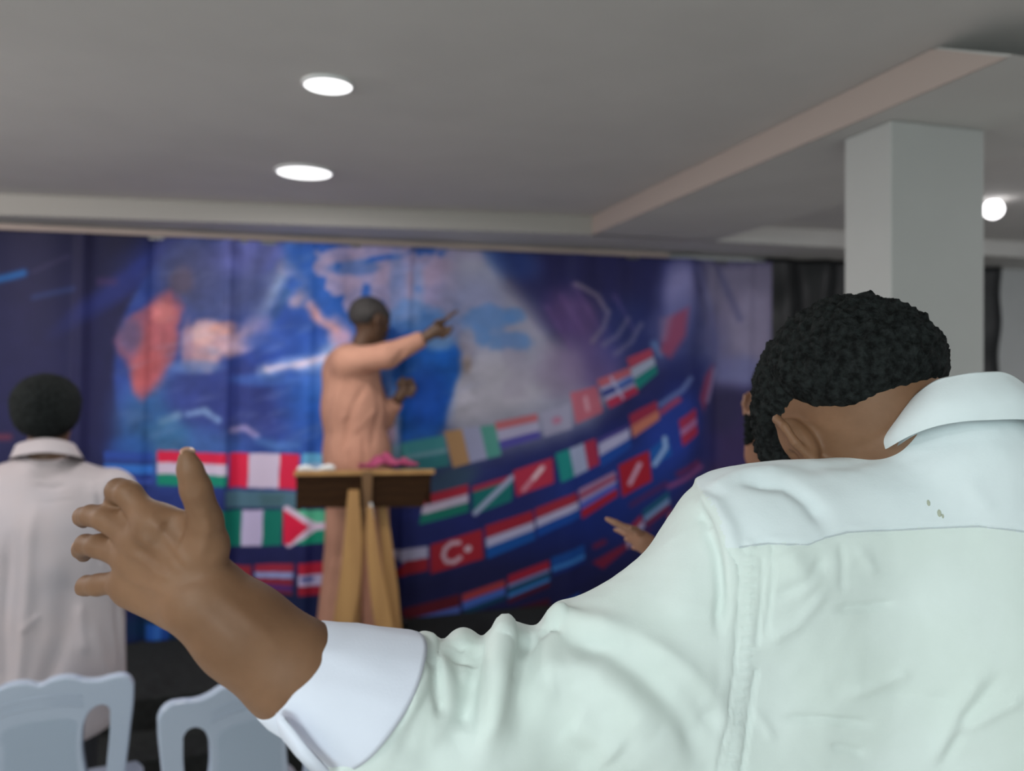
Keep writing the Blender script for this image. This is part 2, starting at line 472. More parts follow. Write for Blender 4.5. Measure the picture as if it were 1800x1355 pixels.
# ------------------------------------------------------------------ lamps
LAMP_W = 9
def downlight(x, y, r, label, group=None):
    t = thing('ceiling_light', label, 'ceiling light', (x, y, 2.5), group=group)
    bm = bmesh.new(); n = 40
    prof = [(r*1.12, 0), (r*1.12, -.006), (r*1.02, -.010), (r*1.0, -.004)]
    rings = [[bm.verts.new((a*math.cos(2*math.pi*i/n), a*math.sin(2*math.pi*i/n), z)) for i in range(n)] for a, z in prof]
    for q in range(3):
        for i in range(n): bm.faces.new((rings[q][i], rings[q][(i+1) % n], rings[q+1][(i+1) % n], rings[q+1][i]))
    mesh_bm('trim_ring', bm, M['lamp_ring'], t, True)
    bm = bmesh.new(); bmesh.ops.create_cone(bm, cap_ends=True, segments=40, radius1=r, radius2=r, depth=.006, matrix=Matrix.Translation((0, 0, -.0045)))
    mesh_bm('diffuser', bm, M['lamp'], t)
    l = bpy.data.lights.new('lamp_light', 'AREA'); l.shape = 'DISK'; l.size = 2*r; l.energy = LAMP_W; l.color = (1, .985, .97)
    o = bpy.data.objects.new('lamp_light', l); COL.objects.link(o); o.parent = t; o.location = (0, 0, -.013)
downlight(0.104, 2.256, 0.066, 'round white recessed ceiling light nearer the camera, upper of the two')
downlight(0.057, 3.31, 0.108, 'round white recessed ceiling light closer to the stage, lower and larger of the two')
for x_, y_ in ((-.9, -.4), (.1, -1.3), (-1.9, 2.6), (-1.9, .4), (3.6, 2.6), (3.6, .2)):  # unseen ceiling lights, added as bare area lights for the light they give
    area_light('lamp_light', (x_, y_, 2.38), (x_, y_, 0), (.13, .13), LAMP_W, (1, .985, .97), 'DISK')
gp = P(1746, 368, 3.75)
gl = thing('globe_light', 'small round glowing globe lamp on the ceiling beside the pillar', 'ceiling light', tuple(gp))
bm = bmesh.new(); bmesh.ops.create_uvsphere(bm, u_segments=24, v_segments=14, radius=.046)
mesh_bm('globe', bm, M['lamp_warm'], gl, True)
bm = bmesh.new(); bmesh.ops.create_cone(bm, cap_ends=True, segments=24, radius1=.03, radius2=.036, depth=2.5-gp[2]-.04, matrix=Matrix.Translation((0, 0, (2.5-gp[2]+.04)/2)))
mesh_bm('lamp_base', bm, M['lamp_ring'], gl, True)

# ------------------------------------------------------------------ printed banner
YP = 4.33
X0, X1, Z0, Z1 = -2.75, 2.99, ZT, 2.358
nx, nz = 900, 324
gx = np.linspace(X0, X1, nx); gz = np.linspace(Z0, Z1, nz)
GX, GZ = np.meshgrid(gx, gz)
# print coordinates: image pixel positions projected from the camera onto the flat banner plane
_d = GX*CF[0]+YP*CF[1]
AX = 900+FPX*(GX*CR[0]+YP*CR[1])/_d
AY = HORIZON-FPX*(GZ-CAMZ)/_d
def vnoise(x, y, seed):
    r = np.random.default_rng(seed).random((64, 64))
    xi = np.floor(x).astype(int); yi = np.floor(y).astype(int); fx = x-xi; fy = y-yi
    fx = fx*fx*(3-2*fx); fy = fy*fy*(3-2*fy)
    g = lambda a, b: r[(yi+b) % 64, (xi+a) % 64]
    return (g(0, 0)*(1-fx)+g(1, 0)*fx)*(1-fy)+(g(0, 1)*(1-fx)+g(1, 1)*fx)*fy
def fb(x, y, seed, o=4): return sum(vnoise(x*2**i, y*2**i, seed+i)*.5**(i+1) for i in range(o))/(1-.5**o)
IMG = np.zeros(AX.shape+(3,)); IMG[:] = (24, 25, 64)
def mixc(a, col):
    a = np.clip(a, 0, 1)[..., None]; IMG[:] = IMG*(1-a)+np.array(col, float)*a
def blob(cx, cy, rx, ry, col, a=1.0, rot=0, soft=0.5, nz_=0.0, ns=40, seed=1, x=None, y=None):
    c, s = math.cos(math.radians(rot)), math.sin(math.radians(rot))
    dx = AX-cx; dy = AY-cy
    u = (dx*c+dy*s)/rx; v = (-dx*s+dy*c)/ry
    r = np.sqrt(u*u+v*v)
    if nz_: r = r+nz_*(fb(AX/ns+seed*3.1, AY/ns+seed*1.7, seed)-.5)*2
    t = np.clip((1-r)/soft+.5, 0, 1); t = t*t*(3-2*t)
    mixc(t*a, col)
def polyd(pts):
    pts = np.array(pts, float); n = len(pts); best = np.full(AX.shape, 1e9); ins = np.zeros(AX.shape, bool)
    for i in range(n):
        a = pts[i]; b = pts[(i+1) % n]; ab = b-a
        px = AX-a[0]; py = AY-a[1]; t = np.clip((px*ab[0]+py*ab[1])/max(ab@ab, 1e-9), 0, 1)
        best = np.minimum(best, np.hypot(px-t*ab[0], py-t*ab[1]))
        c = ((a[1] > AY) != (b[1] > AY)) & (AX < (b[0]-a[0])*(AY-a[1])/((b[1]-a[1]) or 1e-9)+a[0])
        ins ^= c
    return np.where(ins, best, -best)
def poly(pts, col, a=1.0, soft=2.0, warp=0, ws=30, seed=3):
    d = polyd(pts)
    if warp: d = d+warp*(fb(AX/ws+seed, AY/ws, seed)-.5)*2
    mixc(np.clip(d/soft+.5, 0, 1)*a, col)
def stroke(pts, wd, col, a=1.0, soft=None, warp=0):
    best = np.full(AX.shape, 1e9)
    for p, q in zip(pts[:-1], pts[1:]):
        p = np.array(p, float); q = np.array(q, float); ab = q-p
        px = AX-p[0]; py = AY-p[1]; t = np.clip((px*ab[0]+py*ab[1])/max(ab@ab, 1e-9), 0, 1)
        best = np.minimum(best, np.hypot(px-t*ab[0], py-t*ab[1]))
    if warp: best = best+warp*(fb(AX/14, AY/14, 9)-.5)*2
    soft = soft or wd*.6
    mixc(np.clip((wd/2-best)/soft+.5, 0, 1)*a, col)
# --- base tones
blob(60, 440, 420, 120, (22, 20, 46), .9, soft=1)
blob(0, 620, 330, 220, (34, 33, 74), .8, soft=1)
blob(330, 430, 120, 40, (40, 52, 122), .7, rot=-20, soft=1)
blob(260, 470, 160, 22, (44, 60, 150), .5, rot=-35, soft=1)
# --- globe
blob(505, 660, 305, 300, (44, 66, 142), 1, soft=.05)
blob(470, 800, 230, 120, (44, 72, 150), .7, soft=1)
blob(330, 730, 120, 90, (66, 100, 160), .8, soft=.8)
blob(270, 760, 60, 80, (46, 88, 140), .8, soft=.9)
blob(470, 700, 150, 70, (50, 60, 128), .95, soft=.7)
blob(350, 690, 60, 50, (52, 64, 132), .8, soft=.7)
blob(570, 720, 70, 110, (44, 92, 182), .7, soft=1)
blob(400, 500, 110, 80, (78, 84, 128), .8, soft=.9, nz_=.2)
blob(330, 470, 60, 60, (72, 74, 112), .7, soft=1)
blob(440, 440, 70, 40, (104, 108, 176), .9, rot=-10, soft=1)
# rays
stroke([(520, 425), (450, 560)], 20, (126, 128, 162), .6, 22)
stroke([(500, 480), (462, 560)], 16, (178, 182, 196), .7, 16)
stroke([(478, 425), (400, 540)], 22, (84, 90, 138), .6, 20)
stroke([(505, 515), (470, 580)], 12, (72, 92, 92), .8, 12)
# red brown continent at the left limb
poly([(204, 600), (222, 560), (262, 530), (300, 508), (320, 540), (316, 600), (300, 640), (272, 668), (250, 705), (236, 690), (228, 650), (208, 625)], (146, 88, 112), .95, 14, 8)
poly([(262, 545), (300, 515), (312, 560), (308, 610), (288, 640), (262, 660), (240, 690), (232, 640), (240, 600)], (172, 92, 100), .9, 16, 10, 24)
blob(262, 655, 26, 36, (184, 88, 92), .7, rot=25, soft=1)
blob(228, 590, 22, 30, (84, 78, 116), .7, soft=.9)
blob(285, 548, 20, 20, (202, 122, 120), .6, soft=1)
blob(320, 495, 24, 24, (96, 84, 106), .8, soft=.9, nz_=.3)
# pale peach continent
poly([(322, 580), (345, 560), (378, 568), (410, 585), (440, 575), (470, 560), (470, 600), (430, 618), (395, 625), (368, 650), (342, 648), (322, 622)], (202, 160, 168), .95, 14, 10, 26)
blob(352, 590, 26, 18, (226, 178, 172), .7, soft=1, nz_=.3)
blob(368, 618, 24, 9, (130, 142, 176), .45, soft=.8, nz_=.4, seed=5)
blob(345, 625, 22, 22, (176, 132, 140), .6, soft=.9, nz_=.6, ns=14, seed=61)
blob(395, 578, 22, 12, (216, 150, 130), .6, soft=.9, nz_=.6, ns=14, seed=62)
blob(330, 600, 10, 40, (150, 120, 150), .6, soft=1)
blob(430, 605, 40, 12, (214, 180, 196), .7, rot=-12, soft=1, nz_=.4)
blob(450, 575, 30, 18, (184, 158, 176), .6, rot=-25, soft=1)
blob(345, 645, 45, 12, (96, 122, 176), .7, soft=1)
# light band and bright centre
blob(600, 590, 110, 150, (40, 100, 190), .85, soft=1)
blob(520, 600, 90, 70, (46, 74, 160), .6, soft=1)
blob(625, 650, 80, 60, (110, 150, 220), .6, soft=1)
stroke([(460, 655), (505, 640), (560, 640), (585, 610), (600, 570)], 20, (168, 190, 238), .85, 18, 5)
stroke([(468, 648), (530, 640), (572, 628)], 9, (238, 214, 232), .9, 9, 4)
blob(600, 575, 22, 40, (222, 176, 204), .9, soft=.8, nz_=.3)
blob(470, 600, 40, 16, (60, 90, 170), .7, soft=1)
stroke([(545, 535), (560, 560), (590, 575)], 18, (228, 166, 166), .9, 12, 4)
stroke([(525, 475), (545, 500), (520, 530)], 24, (168, 146, 166), .85, 14, 6)
blob(508, 470, 20, 14, (150, 148, 186), .8, soft=1)
# clouds
stroke([(330, 728), (360, 722), (385, 738)], 9, (134, 164, 210), .9, 9, 3)
stroke([(285, 742), (315, 730)], 12, (126, 160, 196), .8, 12, 3)
stroke([(408, 756), (430, 752), (452, 766)], 9, (168, 150, 196), .9, 9, 3)
stroke([(455, 775), (490, 786), (520, 780)], 14, (84, 126, 196), .8, 14, 6)
blob(470, 668, 70, 10, (70, 110, 190), .6, soft=1, nz_=.4)
blob(290, 770, 40, 30, (64, 118, 164), .6, soft=1)
# upper centre of the globe
poly([(500, 425), (880, 440), (870, 560), (790, 610), (640, 600), (560, 540), (500, 470)], (40, 88, 170), .95, 30, 14)
for (x, y, rx, ry, s) in ((600, 450, 40, 18, 1), (640, 480, 46, 22, 2), (690, 500, 40, 40, 3), (740, 470, 50, 26, 4), (600, 500, 22, 16, 5), (705, 540, 30, 40, 6),
                         (660, 440, 60, 14, 7), (570, 470, 18, 16, 8), (770, 510, 40, 44, 9), (620, 520, 16, 30, 10), (800, 470, 50, 40, 11)):
    blob(x, y, rx, ry, (160, 142, 172), .85, soft=.35, nz_=.7, ns=26, seed=20+s)
blob(700, 500, 14, 60, (96, 128, 186), .5, soft=1, nz_=.5); blob(735, 520, 10, 50, (110, 140, 190), .5, soft=1, nz_=.5)
blob(620, 470, 50, 12, (58, 100, 170), .6, soft=.6, nz_=.6, seed=31)
# grey violet haze plume
poly([(800, 440), (865, 445), (930, 530), (1000, 620), (1075, 700), (1040, 760), (900, 790), (780, 800), (790, 700), (820, 640), (780, 560)], (156, 155, 176), .95, 50, 10, 60)
blob(850, 690, 110, 70, (176, 170, 182), .8, soft=.9)
blob(830, 545, 60, 60, (126, 130, 168), .7, soft=1)
stroke([(890, 470), (1010, 690)], 30, (148, 140, 160), .35, 34)
for (x, y, rx, ry, s) in ((860, 560, 46, 22, 1), (895, 600, 40, 16, 2), (840, 590, 26, 16, 3), (905, 555, 20, 14, 4), (730, 560, 50, 28, 5)):
    blob(x, y, rx, ry, (84, 126, 184), .75, soft=.6, nz_=.5, ns=20, seed=40+s)
# saturated ocean patch
poly([(690, 600), (735, 585), (790, 600), (812, 618), (806, 660), (790, 700), (780, 750), (760, 775), (700, 775), (690, 700)], (22, 84, 168), 1, 10, 5)
blob(750, 700, 40, 50, (14, 66, 158), .7, soft=.9)
blob(770, 600, 34, 18, (120, 152, 196), .8, soft=.8, nz_=.4)
blob(822, 600, 14, 24, (156, 148, 166), .8, soft=.8); blob(822, 640, 8, 16, (150, 132, 128), .8, soft=.9)
blob(690, 740, 14, 60, (176, 196, 232), .85, soft=.9, nz_=.5, ns=18); blob(686, 760, 10, 30, (232, 190, 220), .8, soft=.9)
blob(700, 800, 20, 20, (140, 196, 196), .6, soft=.8)
# dark right sky
poly([(880, 440), (1200, 440), (1190, 640), (1100, 640), (1060, 660), (1000, 610), (930, 520)], (36, 40, 92), .95, 50, 10, 60)
blob(1040, 480, 120, 50, (38, 36, 84), .8, soft=1)
blob(900, 455, 50, 30, (40, 66, 130), .6, rot=30, soft=1)
blob(1010, 560, 60, 40, (96, 70, 122), .8, rot=40, soft=1)
blob(1040, 640, 60, 50, (112, 92, 146), .8, soft=1)
blob(985, 650, 40, 50, (138, 122, 150), .6, soft=1)
for i, (x, y, L) in enumerate(((985, 520, 60), (1005, 500, 50), (960, 540, 70), (1030, 540, 40), (1080, 520, 60))):
    stroke([(x, y), (x+L*.6, y+L)], 7, (112, 84, 140), .5, 8)
for pts in ([(1070, 548), (1062, 575), (1040, 600)], [(1105, 560), (1085, 590), (1062, 606)], [(1128, 570), (1112, 600), (1082, 622)], [(1010, 500), (1050, 520), (1066, 545)]):
    stroke(pts, 7, (150, 134, 150), .75, 7)
blob(1100, 590, 50, 60, (44, 62, 132), .35, soft=1)
poly([(1172, 470), (1215, 465), (1225, 560), (1215, 600), (1160, 640), (1150, 580)], (108, 108, 166), .85, 40, 6)
blob(1195, 520, 26, 60, (150, 146, 196), .7, soft=1)
stroke([(1240, 465), (1265, 560), (1280, 640)], 26, (64, 66, 118), .7, 24)
poly([(1235, 455), (1365, 458), (1368, 640), (1330, 680), (1260, 690), (1230, 640)], (126, 119, 146), .9, 36, 10)
blob(1320, 560, 40, 70, (142, 134, 164), .7, soft=1, nz_=.4)
stroke([(1225, 470), (1250, 540), (1262, 620)], 8, (120, 120, 170), .6, 10); stroke([(1265, 470), (1300, 560)], 9, (70, 72, 116), .6, 10)
blob(1300, 655, 40, 30, (112, 116, 168), .7, soft=1)
blob(1210, 620, 60, 90, (56, 66, 124), .6, soft=1)
# lower right
poly([(1230, 690), (1370, 690), (1370, 900), (1240, 900), (1180, 980)], (60, 46, 92), .9, 50, 8)
blob(1270, 720, 40, 40, (44, 40, 76), .8, soft=1)
poly([(640, 830), (800, 820), (930, 790), (1050, 740), (1180, 640), (1240, 640), (1250, 800), (1150, 960), (900, 1110), (640, 1140)], (26, 34, 96), .9, 40, 8)
blob(1080, 850, 120, 70, (16, 54, 140), .6, rot=-30, soft=1); blob(1180, 760, 40, 70, (30, 62, 160), .7, rot=20, soft=1)
blob(1000, 940, 120, 50, (14, 34, 104), .7, rot=-25, soft=1)
blob(830, 1050, 230, 70, (22, 18, 48), .6, rot=-12, soft=1)
poly([(690, 790), (1050, 690), (1040, 760), (900, 800), (830, 850), (690, 850)], (86, 96, 128), .35, 50)
blob(790, 845, 50, 22, (54, 78, 96), .8, rot=-20, soft=1)
# lower left
poly([(-900, 860), (640, 860), (640, 1200), (-900, 1200)], (28, 30, 80), .9, 40)
blob(300, 880, 90, 40, (44, 66, 140), .7, soft=1)
blob(430, 1060, 160, 40, (16, 30, 62), .7, soft=1)
blob(310, 1105, 100, 30, (10, 52, 84), .8, soft=1)
blob(230, 790, 40, 24, (44, 90, 170), .6, soft=1)
stroke([(-60, 505), (42, 480)], 12, (30, 98, 168), .9, 9)
stroke([(60, 523), (130, 508)], 8, (44, 60, 110), .8, 8)
stroke([(60, 478), (120, 452)], 7, (56, 52, 86), .7, 8)
stroke([(175, 495), (200, 495)], 12, (74, 52, 98), .7, 10)
stroke([(-20, 768), (16, 768)], 12, (104, 44, 66), .8, 8)
for i in range(14):
    x = -900+60*i+rng.random()*30; y = 470+300*rng.random()
    stroke([(x, y), (x+50+50*rng.random(), y-16-20*rng.random())], 6+6*rng.random(), (46, 64, 130), .6, 8)
nn = (fb(AX/34, AY/26, 71)-.5)*2; n2_ = (fb(AX/11+7, AY/9, 83)-.5)*2
gm = np.clip((1.02-np.hypot((AX-520)/330, (AY-650)/310))/.1, 0, 1)
IMG *= (1+(.15*nn+.08*n2_)[..., None]*(.35+.65*gm[..., None]))
cl = np.clip((fb(AX/60+3, AY/16+.02*AX, 91)-.60)/.14, 0, 1)*gm
mixc(cl*.16, (150, 160, 205))
cl = np.clip((fb(AX/70+9, AY/60, 97)-.56)/.15, 0, 1)
mixc(cl*.12*(AX > 880)*(AY < 700), (120, 100, 140))
# --- flags
R_, W_, G_, B_ = (214, 34, 72), (206, 190, 214), (20, 136, 112), (36, 66, 150)
def bil(q, u, v):
    q = np.array(q, float); return (1-v)*((1-u)*q[0]+u*q[1])+v*((1-u)*q[3]+u*q[2])
def flag(q, stripes, vert=False, a=1.0, dim=1.0, marks=()):
    n = sum(s[1] for s in stripes); p = 0
    for c, wt in stripes:
        e0, e1 = p/n, (p+wt)/n; p += wt
        pts = [bil(q, e0, 0), bil(q, e1, 0), bil(q, e1, 1), bil(q, e0, 1)] if vert else [bil(q, 0, e0), bil(q, 1, e0), bil(q, 1, e1), bil(q, 0, e1)]
        poly(pts, tuple(k*dim for k in c), a, 1.6)
    for kind, pp, c, wd in marks:
        pp = [bil(q, u, v) for u, v in pp]
        if kind == 'p': poly(pp, tuple(k*dim for k in c), a, 1.6)
        else: stroke(pp, wd, tuple(k*dim for k in c), a, 2.5)
RWG = [(R_, 1), (W_, 1), (G_, 1)]
flag([(182, 793), (270, 797), (268, 852), (184, 850)], [((44, 74, 160), 1), ((40, 60, 130), .6), ((52, 116, 206), 1.2), ((40, 60, 140), .7), ((60, 84, 170), .6)], a=.9)
flag([(276, 792), (400, 797), (398, 855), (276, 853)], RWG)
flag([(404, 796), (527, 798), (523, 860), (402, 856)], [(R_, 1), (W_, 1.6), (R_, 1)], True)
flag([(532, 796), (600, 798), (598, 850), (530, 850)], [((104, 178, 214), 1), ((176, 196, 220), 1), ((104, 178, 214), 1)], a=.9)
flag([(396, 862), (522, 864), (520, 892), (396, 892)], [((84, 122, 134), 1)], a=.85)
poly([(455, 868), (500, 868), (495, 890), (460, 890)], (66, 96, 104), .7, 10)
flag([(388, 897), (497, 896), (494, 959), (386, 961)], [((10, 112, 98), 1), ((188, 176, 212), 1), ((10, 112, 98), .9)], True)
flag([(498, 894), (600, 897), (598, 952), (498, 958)], [((84, 178, 142), 1), ((20, 140, 112), 1)],
     marks=[('s', [(0.06, .02), (.55, .5), (1, .45)], (214, 190, 214), 13), ('s', [(.55, .5), (.1, .97)], (214, 190, 214), 13), ('p', [(0, .02), (.45, .48), (.12, .98), (0, .98)], (214, 24, 66), 0)])
flag([(392, 994), (442, 994), (442, 1038), (392, 1036)], [((134, 34, 50), 1)])
flag([(448, 992), (516, 990), (514, 1046), (448, 1040)], [((150, 36, 60), 1), ((140, 150, 200), .7), ((130, 34, 56), .8), ((76, 40, 110), .6), ((110, 30, 50), .4)])
flag([(524, 990), (600, 984), (598, 1044), (524, 1046)], [((172, 28, 54), 1), ((176, 164, 198), 1), ((150, 26, 48), .8)], marks=[('s', [(.12, .5), (.32, .5)], (70, 84, 150), 8)])
flag([(610, 984), (680, 975), (680, 1030), (610, 1040)], [((160, 28, 50), 1), ((30, 50, 120), 1)])
flag([(256, 1098), (298, 1098), (296, 1130), (256, 1130)], [((34, 84, 168), 1), ((50, 104, 190), 1), ((30, 70, 150), 1)], True)
flag([(-40, 985), (70, 985), (70, 1045), (-40, 1045)], [((150, 36, 60), 1), (W_, 1), ((30, 50, 130), 1)], a=.8)
flag([(-30, 885), (100, 888), (100, 950), (-30, 948)], [((190, 150, 50), 1), ((150, 30, 50), 1), ((20, 90, 70), 1)], a=.8)
flag([(120, 890), (250, 893), (250, 955), (120, 952)], [((36, 60, 150), 1), (W_, 1), ((170, 30, 50), 1)], a=.8)
for i in range(7):
    x = -900+125*i
    flag([(x, 800), (x+112, 800), (x+112, 855), (x, 855)], [[(R_, 1), (W_, 1), (B_, 1)], [(G_, 1), (W_, 1), (R_, 1)], [(B_, 1), (W_, 1), (B_, 1)]][i % 3], i % 2 == 0, .8)
    flag([(x, 895), (x+112, 895), (x+112, 955), (x, 955)], [[(R_, 1), (W_, 1), (R_, 1)], [(B_, 1), ((200, 170, 60), 1), (R_, 1)], [(G_, 1), (W_, 1), (G_, 1)]][i % 3], i % 2 == 1, .8)
D7 = .86
# top sweep
flag([(704, 778), (780, 764), (790, 818), (704, 834)], [((62, 140, 138), 1), ((110, 158, 162), .35), ((44, 122, 122), 1)], a=.85)
flag([(780, 758), (870, 746), (882, 800), (796, 822)], [((178, 134, 90), 1), ((156, 156, 188), 1), ((76, 146, 134), .8)], True, .92)
flag([(870, 742), (944, 727), (950, 770), (880, 790)], [((186, 96, 104), 1), ((166, 160, 190), 1.3), ((72, 66, 150), 1)], a=.9)
flag([(950, 726), (1000, 708), (1004, 752), (956, 768)], [((156, 152, 178), 1)], a=.8, marks=[('s', [(.45, .5), (.55, .5)], (176, 106, 134), 12)])
flag([(1000, 690), (1048, 678), (1060, 724), (1010, 745)], [((190, 92, 110), 1)], a=.85, marks=[('s', [(.5, .3), (.5, .7)], (206, 160, 176), 7)])
flag([(1048, 668), (1108, 645), (1124, 690), (1072, 718)], [((186, 92, 104), .8), ((160, 160, 196), .4), ((48, 70, 150), .5), ((160, 160, 196), .4), ((176, 40, 72), .8)], a=.9,
     marks=[('s', [(0.05, .5), (.35, .5)], (26, 44, 120), 9), ('s', [(.55, .45), (.9, .4)], (70, 104, 176), 8), ('s', [(.4, 0.1), (.48, .9)], (164, 164, 200), 5)])
flag([(1102, 630), (1145, 612), (1156, 655), (1122, 686)], [((166, 60, 84), 1), ((156, 164, 188), 1), ((14, 118, 112), 1)], a=.95)
stroke([(1150, 605), (1160, 622)], 12, (98, 130, 182), .8, 8)
poly([(1172, 560), (1205, 540), (1200, 590), (1178, 630), (1160, 618)], (156, 66, 96), .8, 10)
poly([(1160, 560), (1182, 552), (1172, 600), (1160, 600)], (140, 118, 156), .6, 10)
# second sweep
flag([(746, 870), (823, 851), (824, 900), (736, 922)], [((158, 36, 56), 1), ((176, 164, 186), .9), ((14, 104, 92), 1)], marks=[('s', [(0.1, .62), (.5, .55)], (190, 176, 196), 5)])
flag([(830, 856), (902, 834), (900, 880), (832, 906)], [((150, 40, 66), .35), ((14, 100, 100), 1.4)], marks=[('s', [(.05, .95), (.98, .1)], (150, 156, 186), 9)])
flag([(902, 828), (970, 804), (973, 848), (908, 873)], [((164, 40, 66), 1)], marks=[('s', [(.2, .85), (.75, .25)], (186, 120, 140), 8), ('s', [(.5, .55), (.72, .28)], (206, 180, 190), 7)])
flag([(975, 797), (1046, 770), (1054, 815), (985, 848)], [((20, 124, 122), 1), ((150, 158, 190), 1.1), ((156, 40, 70), .9)], True)
flag([(1050, 772), (1106, 746), (1110, 786), (1056, 822)], [((70, 60, 130), .4), ((164, 162, 196), 1), ((16, 66, 150), .9)])
flag([(1106, 730), (1154, 704), (1160, 736), (1114, 770)], [((140, 36, 66), 1), ((178, 106, 90), 1)])
stroke([(1160, 712), (1195, 686), (1210, 665)], 8, (110, 126, 176), .8, 6); stroke([(1162, 725), (1190, 702)], 9, (166, 60, 90), .9, 5)
poly([(1228, 700), (1240, 660), (1256, 640), (1252, 680), (1236, 724)], (134, 50, 84), .8, 7); stroke([(1258, 650), (1244, 705)], 6, (140, 130, 170), .8, 6)
# third sweep
flag([(640, 972), (752, 960), (752, 1002), (640, 1026)], [((160, 154, 182), 1), ((140, 24, 38), 1.1)], marks=[('p', [(.35, 0), (.62, .55), (.35, 1)], (50, 44, 110), 0)])
flag([(756, 957), (848, 930), (850, 982), (757, 1008)], [((150, 28, 44), 1)], marks=[('s', [(.55, .22), (.40, .16), (.28, .28), (.24, .5), (.30, .74), (.44, .82), (.56, .74)], (186, 156, 172), 8), ('s', [(.70, .53), (.73, .52)], (190, 166, 180), 11)])
flag([(853, 925), (937, 897), (941, 948), (857, 983)], [((146, 28, 48), 1), ((168, 164, 196), .75), ((10, 74, 150), .9)])
flag([(940, 894), (1012, 864), (1019, 908), (945, 944)], [((146, 34, 54), 1), ((168, 164, 196), .8), ((10, 66, 150), .9)])
flag([(1015, 860), (1082, 828), (1086, 872), (1022, 912)], [((150, 112, 146), .7), ((150, 40, 66), .5), ((150, 140, 180), .5), ((70, 84, 176), .8), ((150, 22, 48), 1.1)])
flag([(1087, 818), (1141, 792), (1146, 845), (1094, 874)], [((156, 22, 44), 1)], marks=[('s', [(.3, .72), (.68, .3)], (190, 150, 176), 8)])
flag([(1142, 792), (1172, 764), (1180, 798), (1148, 822)], [((20, 84, 164), 1)], marks=[('s', [(.1, .9), (.8, .5), (.85, .05)], (140, 168, 214), 8)])
flag([(1190, 738), (1220, 716), (1224, 762), (1196, 784)], [((150, 40, 76), 1), ((160, 104, 150), .6), ((156, 36, 70), 1)])
# fourth sweep
flag([(706, 1070), (808, 1044), (808, 1082), (708, 1108)], [((84, 18, 32), 1.2), ((70, 90, 160), 1)])
flag([(812, 1045), (888, 1019), (889, 1054), (814, 1082)], [((146, 50, 56), .9), ((60, 90, 166), .9), ((10, 54, 82), .6)])
flag([(893, 1012), (965, 984), (966, 1030), (893, 1062)], [((146, 26, 50), 1), ((110, 120, 170), .4), ((8, 60, 90), .6), ((50, 110, 176), .5), ((70, 16, 40), .6)])
flag([(968, 980), (1026, 956), (1028, 988), (970, 1012)], [((14, 66, 140), 1.2), ((50, 110, 180), .6), ((20, 40, 110), .5)])
flag([(1040, 988), (1100, 955), (1150, 925), (1060, 1000)], [((120, 26, 54), 1)], a=.9)
flag([(1098, 935), (1128, 905), (1134, 925), (1104, 965)], [((150, 36, 60), 1), ((170, 160, 190), 1)], a=.9)
flag([(1130, 898), (1175, 862), (1176, 895), (1136, 928)], [((20, 84, 110), 1), ((120, 150, 190), .8), ((110, 30, 60), .9)], a=.9)
flag([(1172, 905), (1206, 876), (1212, 896), (1176, 925)], [((166, 84, 86), 1), ((160, 120, 160), .6)], a=.9)
stroke([(1175, 855), (1208, 836), (1230, 820)], 8, (150, 70, 120), .8, 6); stroke([(1190, 832), (1224, 812)], 8, (120, 30, 70), .8, 7)
stroke([(1110, 888), (1170, 850)], 8, (90, 30, 80), .8, 7); stroke([(1045, 960), (1062, 952)], 9, (110, 26, 60), .9, 6)
flag([(815, 1096), (965, 1050), (966, 1066), (830, 1110)], [((70, 14, 30), 1)], a=.8)
flag([(975, 1062), (1018, 1040), (1016, 1062), (976, 1082)], [((24, 70, 156), 1)], a=.9); flag([(930, 1090), (975, 1068), (960, 1100), (930, 1110)], [((24, 30, 110), 1)], a=.8)
flag([(690, 1098), (712, 1094), (712, 1110), (690, 1112)], [((70, 80, 140), 1)], a=.8)
# top hem slightly darker cloth
IMG *= np.array([1.0, 1.0, 1.0])
lin = np.where(IMG/255 <= .04045, IMG/255/12.92, ((IMG/255+.055)/1.055)**2.4)
PRINT_GAIN = 1.12
lin = np.clip(lin*PRINT_GAIN, 0, .95)
# hanging folds of the cloth
FX = GX
hgt = (GZ-Z0)/(Z1-Z0)
fold = .012*np.sin(FX*9+1.2*np.sin(FX*2.1))*(.4+.6*hgt)+.008*np.sin(FX*23+2*np.sin(FX*3.3)+hgt*1.5)*hgt
for x0, wd, am in ((-1.02, .03, .022), (-.70, .025, -.02), (-.33, .02, .024), (-.26, .03, -.018), (.09, .03, .014), (.62, .02, .016), (1.62, .06, .015), (2.35, .08, .02), (2.62, .05, -.022), (2.8, .04, .02)):
    fold += am*np.exp(-((FX-x0-.05*(hgt-.5))/wd)**2)
Vb = np.stack([GX, YP-fold, GZ], -1).reshape(-1, 3)
idx = np.arange(nx*nz).reshape(nz, nx)
Fb = np.stack([idx[:-1, :-1], idx[:-1, 1:], idx[1:, 1:], idx[1:, :-1]], -1).reshape(-1, 4)
mb = bpy.data.materials.new('printed banner cloth'); mb.use_nodes = True
nt = mb.node_tree; bs = nt.nodes['Principled BSDF']; at_ = nt.nodes.new('ShaderNodeAttribute'); at_.attribute_name = 'print'
nt.links.new(at_.outputs['Color'], bs.inputs['Base Color']); bs.inputs['Roughness'].default_value = .6; bs.inputs['Specular IOR Level'].default_value = .25
ban = thing('backdrop_banner', 'huge printed cloth banner of a globe with rows of national flags behind the stage', 'banner', (0, YP, Z0))
bo = mesh_np('printed_cloth', Vb, Fb, mb)
ca = bo.data.color_attributes.new('print', 'FLOAT_COLOR', 'POINT')
ca.data.foreach_set('color', np.concatenate([lin.reshape(-1, 3), np.ones((nx*nz, 1))], 1).astype(np.float32).ravel())
ch(bo, ban)
so = bo.modifiers.new('thickness', 'SOLIDIFY'); so.thickness = .002; so.offset = 1
